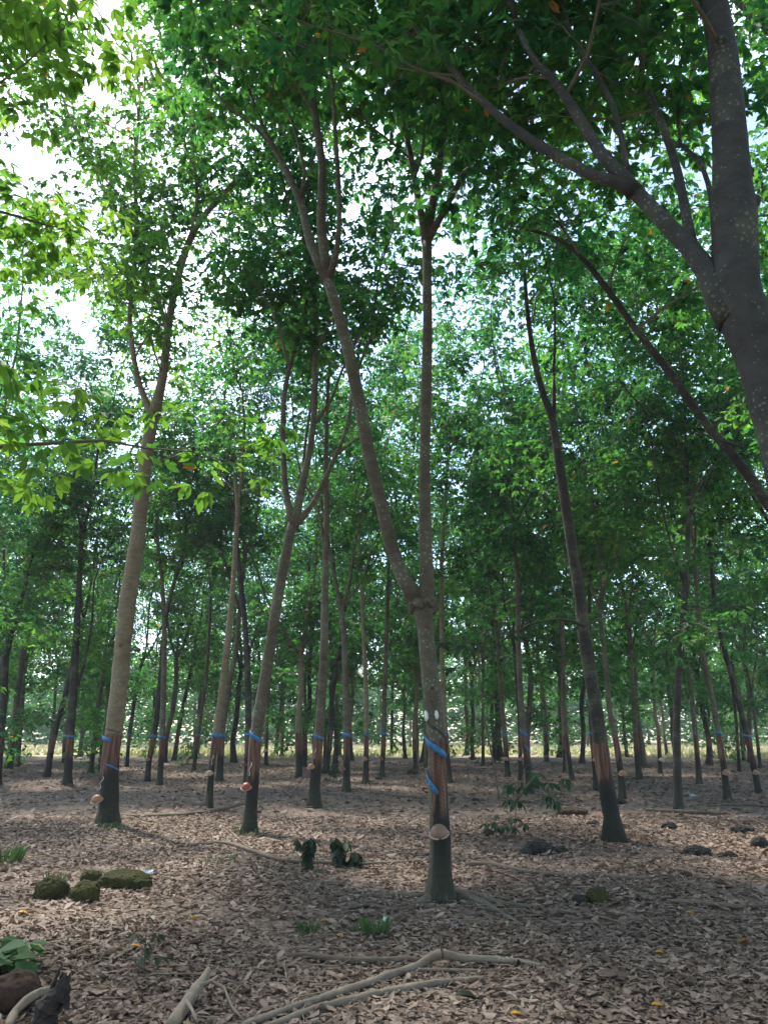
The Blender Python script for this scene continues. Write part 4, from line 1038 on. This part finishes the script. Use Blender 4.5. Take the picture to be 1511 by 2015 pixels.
# sapling with thin dark stem
g, _ = gp(982, 1572); Y = g[1]
plant('sapling', g, [([g, at(972, 1510, Y), at(958, 1440, Y), at(948, 1380, Y), at(942, 1320, Y), at(938, 1270, Y)], .026, 0, 8)] +
      [([at(942, 1330 - 10 * k, Y), at(942 + dx, 1310 - 12 * k + dy, Y) + np.array([0, .3 * s, 0]), at(942 + dx * 1.8, 1318 - 12 * k + dy, Y) + np.array([0, .6 * s, 0])], .012, 4, 8)
       for k, (dx, dy, s) in enumerate([(-30, -10, 1), (28, -12, -1), (-22, -20, -1), (24, -22, 1), (10, -30, 0), (-40, 4, 0), (38, 2, 0)])],
      'thin dark sapling with a leafy top, leaning left behind the leafy seedling', leaf='shadedleaf', ln=.26, seed=1, cat='sapling', stemmat='darkwood')
g, _ = gp(1012, 1648); Y = g[1]
st = [([g, at(1014, 1600, Y), at(1020, 1560, Y), at(1030, 1545, Y)], .010, 0, 4)]
for k, (x, y, s) in enumerate([(1003, 1545, .1), (1050, 1530, -.1), (1085, 1540, .2), (1112, 1530, 0), (1070, 1560, -.3), (1000, 1568, -.2), (1025, 1575, .2), (1090, 1573, -.1), (1060, 1520, .3)]):
    st.append(([at(1018, 1575, Y), at((1018 + x) / 2, min(1545, y - 6), Y) + np.array([0, s * .5, .04]), at(x, y, Y) + np.array([0, s, 0])], .005, 1, 7))
plant('leafy_seedling', g, st, 'dark leafy seedling with drooping clusters in front of the sturdy two-tape tree', leaf='shadedleaf', ln=.17, seed=2, wr=.4, droop=.8, cat='seedling', stemmat='darkwood')
g, _ = gp(995, 1650)
plant('low_shrub', g, [([g, g + [rs.normal(0, .1), rs.normal(0, .1), .12], g + [.28 * math.cos(k), .28 * math.sin(k), .2 + .05 * (k % 3)]], .006, 6, 5) for k in range(7)], 'faint low green shrub at the foot of the drooping seedling', leaf='shadedleaf', ln=.11, seed=3, cat='shrub')
g, _ = gp(285, 1918); Y = g[1]
plant('seedling', g, [([g, at(284, 1895, Y), at(286, 1868, Y), at(288, 1850, Y)], .006, 0, 2), ([at(286, 1890, Y), at(300, 1882, Y), at(315, 1880, Y)], .003, 0, 4),
      ([at(286, 1880, Y), at(281, 1880, Y)], .003, 0, 4), ([at(287, 1862, Y), at(288, 1835, Y), at(289, 1800, Y)], .004, 0, 1), ([at(287, 1862, Y), at(265, 1835, Y)], .003, 1, 4), ([at(287, 1862, Y), at(308, 1838, Y)], .003, 1, 4)],
      'small thin seedling with a few blue-green leaves in the left foreground', ln=.06, seed=4, wr=.6, cat='seedling', leaf='wilted')
g, _ = gp(-8, 1925)
plant('leafy_plant', g, [([g, g + [.10 * math.cos(a) * .5, .1 * math.sin(a) * .5, .10], g + [.17 * math.cos(a), .17 * math.sin(a), .13 + .05 * (k % 2)]], .006, 2, 5) for k, a in enumerate(np.linspace(0, 5.6, 9))],
      'bright green broad-leaved plant cut by the lower left edge', ln=.15, seed=5, wr=.62, droop=.25, cat='plant')
g, _ = gp(657, 1536)
plant('seedling', g, [([g, g + [.1 * math.cos(k), .1 * math.sin(k), .3 + .1 * (k % 3)]], .008, 8, 6) for k in range(6)], 'small dark green bush in the open, right of the straight orange-cup tree', leaf='shadedleaf', ln=.13, seed=6, cat='bush')
g, _ = gp(608, 1712); Y = g[1]
plant('wilted_plant', g, [([g, at(606, 1690, Y), at(608, 1660, Y), at(612, 1650, Y)], .03, 60, 10), ([at(606, 1690, Y), at(588, 1660, Y), at(586, 1650, Y)], .01, 3, 3)],
      'dark stump-like withered plant standing on the long branch, left one', leaf='wilted', ln=.12, seed=7, droop=.95, stemmat='char', wr=.5)
g, _ = gp(676, 1708); Y = g[1]
plant('wilted_plant', g, [([g, at(668, 1680, Y), at(664, 1655, Y), at(660, 1648, Y)], .03, 60, 10), ([g, at(690, 1690, Y), at(700, 1675, Y)], .012, 30, 8), ([g, at(705, 1695, Y), at(712, 1688, Y) + [0, .2, 0]], .012, 26, 8), ([g, at(675, 1670, Y) + [0, .2, 0], at(680, 1655, Y)], .02, 14, 6)],
      'wider withered bush with drooping dark leaves on the long branch, right one', leaf='wilted', ln=.12, seed=8, droop=.9, stemmat='char', wr=.5)
g, _ = gp(580, 1716)
plant('low_shrub', g, [([g, g + [-.1 * k + .1, .05 * (k % 3) - .1, .05], g + [-.12 * k + .05, .1 * (k % 3) - .1, .03]], .004, 8, 4) for k in range(5)], 'flat patch of dark leaves beside the left withered plant', leaf='wilted', ln=.10, seed=9, cat='shrub')
def tuft(px, py, n, h, label, r=.06, seed=0, col='plant', spread=1.0):
    g, _ = gp(px, py); rs = np.random.default_rng(seed); V, LV = [], []
    for k in range(n):
        a, d = rs.uniform(0, 6.28), r * rs.random() ** .5; hh = h * rs.uniform(.5, 1.15); b = np.array([math.cos(a) * d, math.sin(a) * d, 0]); o_ = np.array([math.cos(a), math.sin(a), 0]) * hh * rs.uniform(.1, .6) * spread
        s = np.array([-math.sin(a + .5), math.cos(a + .5), 0]) * .0022
        V.append(np.array([b - s, b + o_ * .25 + [0, 0, hh * .5] - s, b + o_ * .6 + [0, 0, hh * .85] - s * .6, b + o_ + [0, 0, hh], b + o_ * .3 + [0, 0, hh * .5] + s, b + s]) + g); LV.append(rs.uniform(.2, .95))
    o = leaf_object('grass_tuft', np.array(V), np.array(LV), M[col], None, tuple(g)); tag(o, label, 'grass tuft', 'grass tufts on the floor')
tuft(604, 1838, 50, .10, 'green grass tuft in the foreground, left one of the pair', .07, 1)
tuft(738, 1842, 80, .13, 'green grass tuft beside the white scrap, right one of the pair', .09, 2)
tuft(712, 1838, 30, .08, 'sparse short grass between the two green tufts', .10, 3)
tuft(4, 1700, 160, .18, 'dark green grass clump at the left edge', .22, 4, 'plant')
tuft(492, 1645, 45, .12, 'faint grass at the foot of the leaning red-cup tree', .22, 5)
tuft(430, 1700, 50, .10, 'thin green grass patch left of the withered plants', .2, 6)
tuft(108, 1742, 40, .12, 'little fern-like tuft on top of the leftmost mossy stone', .08, 7)
tuft(220, 1632, 60, .12, 'short pale grass at the foot of the thick pale tree', .16, 8)
tuft(640, 1592, 60, .10, 'short grass around the foot of the straight orange-cup tree', .35, 9)
def char_stump():
    g, m = GP(92, 2050); Y = g.y; mb = MB()
    P = [np.array(g) - [0, 0, .05], at(92, 2000, Y), at(108, 1965, Y), at(119, 1945, Y), at(128, 1928, Y), at(131, 1918, Y)]
    q, r_ = resample(P, [26 * m, 24 * m, 22 * m, 17 * m, 9 * m, 2 * m], .015); tube(mb, q, r_, 16, .20, 0, seed=3)
    for k, (x0, y0, x1, y1, x2, y2, w_) in enumerate([(96, 1968, 112, 1922, 124, 1896, 6), (104, 1960, 116, 1935, 124, 1912, 8), (118, 1968, 132, 1938, 139, 1914, 12), (124, 1975, 134, 1950, 136, 1930, 11),
                                                      (112, 1960, 122, 1940, 126, 1925, 10), (88, 1985, 94, 1968, 100, 1955, 9), (128, 1985, 134, 1970, 137, 1958, 9)]):
        P = [at(x0, y0, Y + .01 * (k % 3) - .01), at(x1, y1, Y + .01 * (k % 2)), at(x2, y2, Y)]; q, r_ = resample(P, [w_ * m, w_ * .6 * m, 1.2 * m], .01); tube(mb, q, r_, 6, .22, 0, seed=4 + k)
    o = mb.build('charred_stump', M['char'], None, tuple(g), smooth=False); tag(o, 'jagged black charred stump at the lower left', 'stump')
char_stump()

# single bright leaves and scraps on the floor
def one_leaf(px, py, ln, az, label, m_='yellow', seed=0, name='fallen_leaf', wr=.5):
    g, _ = gp(px, py); rs = np.random.default_rng(seed); v = leaflet(ln, ln * wr, True); v[:, 0] -= ln / 2; v[[1, 2, 4, 5], 2] += ln * .12; v[0, 2] += ln * .1
    v = v @ rotx(.2).T @ rotz(az).T @ rotx(-.12).T
    o = leaf_object(name, (v + g + [0, 0, .035])[None], np.array([rs.uniform(.2, .9)]), M[m_], None, tuple(g)); tag(o, label, 'leaf', 'single bright leaves on the floor')
    sm = o.modifiers.new('t', 'SOLIDIFY'); sm.thickness = .0008
for i, (px, py, ln, az, lab) in enumerate([
    (381, 1818, .11, 2.9, 'yellow leaf right of the small thin seedling'), (268, 1873, .085, .2, 'orange-yellow leaf just left of the small thin seedling'),
    (45, 1806, .10, .3, 'rusty orange leaf near the left edge below the mossy stones'), (640, 1822, .09, .1, 'ochre leaf just right of the left grass tuft'),
    (672, 1851, .085, .5, 'small orange leaf between the grass tufts'), (1300, 1886, .085, .2, 'yellow leaf on the floor in the right foreground'),
    (1462, 1862, .09, 2.6, 'orange-yellow leaf near the right edge'), (1296, 1993, .085, .1, 'yellow leaf at the bottom towards the right'), (1018, 2010, .085, .4, 'yellow leaf touching the bottom edge'),
    (1360, 1806, .10, .1, 'pale yellow leaf in front of the dark stick at the right')]):
    one_leaf(px, py, ln, az, lab, seed=i)
one_leaf(693, 1841, .09, .1, 'lime green leaf below the sparse grass', 'plant', 33)
one_leaf(920, 1975, .16, .15, 'large grey-green leaf below the pale branches', 'wilted', 34)
one_leaf(1115, 1935, .09, .8, 'pale green leaf right of the pale branches', 'plant', 35)
def scrap(px, py, s, label, m_='white', up=.05, seed=0):
    import bmesh
    g, m = GP(px, py); rs = np.random.default_rng(seed); bm = bmesh.new(); bmesh.ops.create_grid(bm, x_segments=5, y_segments=5, size=s)
    for v in bm.verts: v.co = Vector((v.co.x * (1 - .5 * max(0, v.co.y / s)), v.co.y * .7, 0)) + Vector((rs.normal(0, s * .08), rs.normal(0, s * .08), abs(rs.normal(0, s * .22)) + up * (v.co.y / s + 1)))
    me = bpy.data.meshes.new('plastic_scrap'); bm.to_mesh(me); bm.free(); me.materials.append(M[m_])
    o = bpy.data.objects.new('plastic_scrap', me); COL.objects.link(o); o.location = g; sm = o.modifiers.new('t', 'SOLIDIFY'); sm.thickness = .001
    tag(o, label, 'litter', 'scraps of rubbish on the floor')
scrap(757, 1820, .032, 'crumpled white scrap beside the right grass tuft', 'white', .022, 1)
scrap(293, 1722, .05, 'crumpled clear plastic scrap behind the long mossy stone', 'blueplastic', .02, 2)
scrap(895, 1825, .03, 'pale blue scrap in front of the low-forked tree', 'blueplastic', .005, 3)
scrap(1362, 1568, .09, 'pale blue scrap far right of the almost black tree', 'blueplastic', .02, 4)

# grass of the sunlit clearing
def field_grass():
    rs = np.random.default_rng(17); n = 9000
    y = 50 + 40 * rs.random(n) ** 1.3; x = (rs.random(n) * 2 - 1) * (y * .58); h = rs.uniform(.08, .3, n) * (1 + 1.2 * (np.sin(x * .35) > .5) * rs.random(n)); y = y + 4 * np.sin(x * .21)
    a = rs.uniform(0, 6.28, n); V = np.zeros((n, 4, 3)); wv = .10
    lean = rs.normal(0, .12, (n, 2))
    V[:, 0] = np.stack([x - np.cos(a) * wv, y - np.sin(a) * wv, 0 * x], 1); V[:, 3] = np.stack([x + np.cos(a) * wv, y + np.sin(a) * wv, 0 * x], 1)
    V[:, 1] = np.stack([x - np.cos(a) * wv * .8 + lean[:, 0] * .5, y + lean[:, 1] * .5, h * .6], 1); V[:, 2] = np.stack([x + lean[:, 0], y + lean[:, 1], h], 1)
    o = leaf_object('field_grass', V, rs.uniform(.1, .98, n), M['grass']); tag(o, 'sunlit yellow-green grass of the clearing', kind='stuff')
field_grass()
def far_wood():
    rs = np.random.default_rng(5); n = 100000
    x = rs.uniform(-85, 85, n); y = rs.uniform(98, 122, n); top = 11 + 4 * np.sin(x * .31) * np.sin(x * .12 + 1) + 2 * np.sin(x * .9)
    z = top * rs.random(n) ** .8; a = rs.uniform(0, 6.28, n); b = rs.normal(0, .6, n); s = rs.uniform(.18, .45, n)
    u = np.stack([np.cos(a), np.sin(a), 0 * a], 1) * s[:, None]; v = np.stack([-np.sin(a) * np.sin(b), np.cos(a) * np.sin(b), np.cos(b)], 1) * s[:, None] * .45
    c = np.stack([x, y, z], 1); V = np.stack([c - u, c + v, c + u, c - v], 1)
    lv = np.clip(rs.uniform(0, .95, n) * .5 + .25 + .2 * np.sin(x * .5 + z), 0, .99)
    o = leaf_object('far_wood', V, lv, M['leaf']); tag(o, 'mass of leafy growth beyond the sunlit clearing', kind='stuff')
far_wood()

# air
def haze(dens=.0009):
    mb = MB(); x0, x1, y0, y1, z0, z1 = -305, 305, -125, 425, -1.1, 21
    v = [(x, y, z) for z in (z0, z1) for y in (y0, y1) for x in (x0, x1)]
    mb.add(v, [(0, 2, 3, 1), (4, 5, 7, 6), (0, 1, 5, 4), (2, 6, 7, 3), (0, 4, 6, 2), (1, 3, 7, 5)])
    m, n, o = mat('thin_haze'); p = n.nodes.new('ShaderNodeVolumePrincipled'); p.inputs['Density'].default_value = dens; p.inputs['Color'].default_value = (.92, .96, 1, 1)
    n.links.new(p.outputs[0], o.inputs['Volume'])
    ob = mb.build('haze', m, None, (0, 0, 0), smooth=False); tag(ob, 'thin pale humid air between the trees', kind='stuff')
haze()
